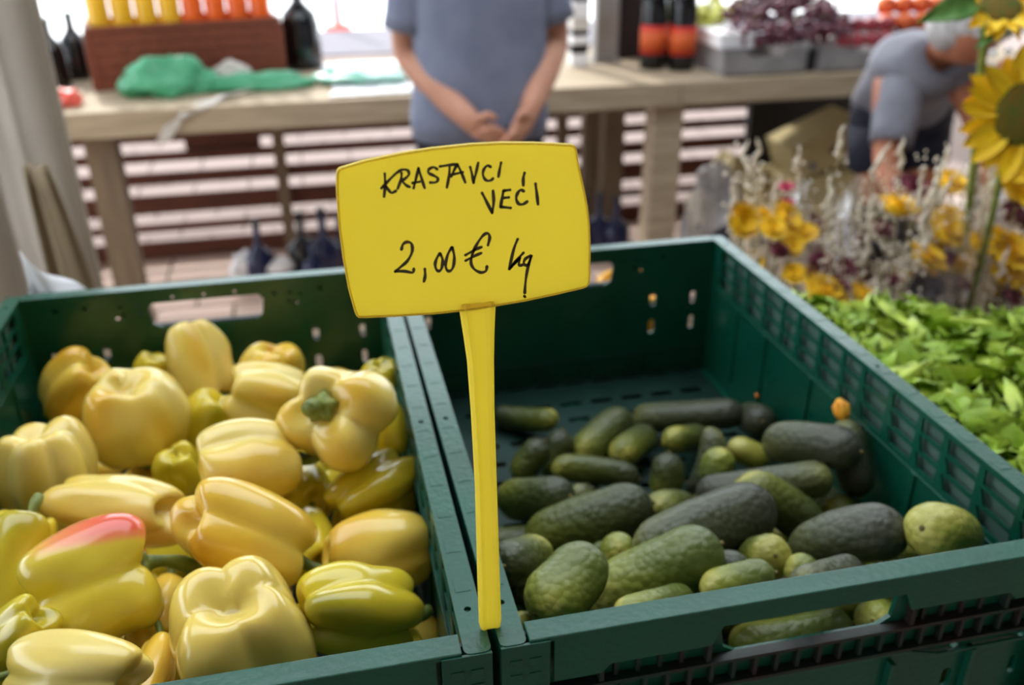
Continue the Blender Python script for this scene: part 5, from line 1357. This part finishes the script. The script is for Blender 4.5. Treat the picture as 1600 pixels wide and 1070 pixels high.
for b, (bx0, by0) in enumerate(BC):
    t = empty('dried_bouquet', (bx0, by0, .52), BL[b], 'bouquet', 'dried flower bouquets in cellophane')
    rg = random.Random(b + 70)
    base = Vector((bx0, by0, .52))
    st = MB()
    for (bb, u, v, y, k, s_) in HEADS:
        if bb != b: continue
        p = at(u, v, y) - base
        o = bpy.data.objects.new('flower_head', hm[k]); COL.objects.link(o); o.parent = t
        o.location = p; o.scale = (s_, s_, s_)
        o.rotation_euler = (rg.uniform(.1, 1.2), rg.uniform(-.6, .6), rg.uniform(0, .5))
        st.tube(catmull([(0, 0, 0), (p.x * .3, p.y * .3, p.z * .5), (p.x, p.y, p.z - .004)], 3), .0016, 5)
    for q in range(9):
        a = rg.uniform(0, 6.28); rr = rg.uniform(.03, .12); k = rg.choice('yrrybr')
        p = Vector((rr * math.cos(a), rr * math.sin(a) * .8, rg.uniform(.27, .42)))
        o = bpy.data.objects.new('flower_head', hm[k]); COL.objects.link(o); o.parent = t
        s_ = rg.uniform(.6, .95)
        o.location = p; o.scale = (s_, s_, s_); o.rotation_euler = (rg.uniform(.1, 1.2), rg.uniform(-.6, .6), 0)
        st.tube(catmull([(0, 0, 0), (p.x * .3, p.y * .3, p.z * .5), (p.x, p.y, p.z - .004)], 3), .0016, 5)
    st.build('stems', M['dry_green'], t, kind='stuff')
    # cream sprays
    sp = MB(); sg = MB()
    for q in range(40):
        a = rg.uniform(0, 6.28); rr = rg.uniform(.02, .13); h = rg.uniform(.30, .57) + (.02 if b == 0 else 0)
        tipp = Vector((rr * math.cos(a), rr * math.sin(a) * .8, h))
        pts = catmull([(0, 0, 0), tuple(tipp * .5 + Vector((0, 0, .05))), tuple(tipp)], 4)
        sg.tube(pts, [.0012] * len(pts), 4)
        for w in range(20):
            f = rg.uniform(.60, 1.02); c = tipp * f + Vector((rg.gauss(0, .010), rg.gauss(0, .010), rg.gauss(0, .010)))
            sp.ball(c, rg.uniform(.0018, .0040), 5, 3)
        # curled spike
        if q % 3 == 0:
            c0 = tipp; pp = [c0]
            for w in range(7):
                pp.append(pp[-1] + Vector((rg.uniform(-.006, .006), rg.uniform(-.004, .004), .008)))
            sp.tube(pp, [.002, .0038, .0045, .0045, .004, .0035, .0025, .001], 5)
    sg.build('dry_stalks', M['dry'], t, kind='stuff')
    sp.build('cream_sprays', M['dry_white'], t, kind='stuff')
    def wrap(u, v, b=b):
        a = 2 * math.pi * u; r_ = .025 + .125 * v ** .8
        r_ *= 1 + .08 * math.sin(a * 7 + b) * v
        return Vector((r_ * math.cos(a), r_ * math.sin(a) * .85, .02 + .46 * v + .03 * math.sin(a * 3 + b) * v))
    sheet(wrap, 48, 12).build('cellophane_wrap', M['film'], t, smooth=True, recalc=False)
    bt = empty('flower_bucket', (bx0, by0, .40), ('dark bucket under the bouquet nearest the crate corner', 'dark bucket under the bouquet behind the lettuces', 'dark bucket under the bouquet with black heads', 'dark bucket under the bouquet below the sunflower', 'dark bucket under the bouquet at the right edge')[b], 'bucket', 'flower buckets')
    MB().lathe([(.045, 0), (.05, .01), (.062, .20), (.066, .20), (.066, .21), (.060, .21), (.05, .03), (.01, .02)], 24).build('tub', M['bucket'], bt, smooth=True)
fb = empty('flower_bench', (0, 0, 0), 'dark low bench standing under the flower buckets', 'bench')
for k in range(4):
    MB().box((.55, .76 + k * .12, .37), (1.45, .87 + k * .12, .40)).build('plank', M['table'], fb, bevel=.002)
for x, y in ((.6, .8), (.6, 1.2), (1.4, .8), (1.4, 1.2)):
    MB().box((x - .025, y - .025, 0), (x + .025, y + .025, .37)).build('leg', M['table'], fb)


def sunflower(c, r, face, label, stem_to, seed):
    t = empty('sunflower', c, label, 'sunflower', 'sunflowers at the upper right')
    q = Vector(face).normalized().to_track_quat('Z', 'Y')
    rg = random.Random(seed)
    for L in range(2):
        for k in range(15):
            a = 2 * math.pi * (k + .5 * L) / 15 + rg.uniform(-.09, .09)
            mb = MB(); ln = r * rg.uniform(.50, .66); w = r * .15 * rg.uniform(.85, 1.2); up = rg.uniform(-.05, .22) + L * .12; tw = rg.uniform(-.35, .35)
            def pf(u, v, ln=ln, w=w, up=up, a=a, tw=tw):
                s = (v - .5) * 2
                ww = w * (math.sin(math.pi * min(1, .18 + u * .82)) ** .7 if u < .98 else .08)
                d = r * .42 + ln * u
                h = up * ln * u - .25 * ln * u * u * (1 - L) + .25 * w * (s * s) + tw * s * ww
                p = Vector((d * math.cos(a) - s * ww * math.sin(a), d * math.sin(a) + s * ww * math.cos(a), h))
                return q @ p
            sheet(pf, 6, 4, mb).build('petal', M['petal'], t, smooth=True, recalc=False)
    mb = MB(); mb.ball((0, 0, 0), r * .5, 28, 12, sc=(1, 1, .32), wob=.1, xf=q.to_matrix())
    mb.build('disc', M['disc'], t, smooth=True)
    mb = MB()
    for k in range(14):
        a = 2 * math.pi * k / 14
        vs = [q @ Vector((r * .3 * math.cos(a - .2), r * .3 * math.sin(a - .2), -.012)), q @ Vector((r * .3 * math.cos(a + .2), r * .3 * math.sin(a + .2), -.012)), q @ Vector((r * .85 * math.cos(a), r * .85 * math.sin(a), -.010))]
        mb.add(vs + [v + q @ Vector((0, 0, -.002)) for v in vs], [(0, 1, 2), (5, 4, 3), (0, 3, 4, 1), (1, 4, 5, 2), (2, 5, 3, 0)])
    mb.build('sepals', M['leaf'], t)
    b0 = q @ Vector((0, 0, -.02)); b1 = Vector(stem_to) - Vector(c)
    MB().tube(catmull([b0, b0 + q @ Vector((0, 0, -.03)) + Vector((0, 0, -.03)), b0.lerp(b1, .4), b1], 5), .006, 8).build('stem', M['stem'], t, smooth=True)
    return t
def leaf_on(t, base, tip, w, seed, nm='leaf'):
    base = Vector(base) - t.location; tip = Vector(tip) - t.location
    ax = tip - base; sd = ax.cross(Vector((.2, -.8, .5))).normalized()
    nr = sd.cross(ax).normalized()
    def f(u, v):
        s = (v - .5) * 2; ww = w * math.sin(math.pi * min(.99, .08 + .92 * u)) ** .8 * (1.25 - .6 * u)
        return base + ax * u + sd * s * ww + nr * (.12 * ax.length * math.sin(u * 3) + .3 * w * s * s + .05 * w * math.sin(u * 20 + s * 4))
    sheet(f, 16, 6).build(nm, M['leaf'], t, smooth=True, recalc=False, solid=.0006)
s1c = at(1606, 178, .80); s2c = at(1562, 12, .84)
s1 = sunflower(s1c, .098, (-.35, -.9, .22), 'large sunflower with a greenish disc at the right picture edge', (1.05, .93, .55), 5)
s2 = sunflower(s2c, .062, (-.2, -.55, .9), 'smaller sunflower above the large one at the top picture edge', (1.08, .95, .55), 8)
leaf_on(s2, at(1525, 5, .84), at(1428, 38, .82), .020, 1)
leaf_on(s2, at(1548, 35, .84), at(1520, 78, .80), .014, 2)
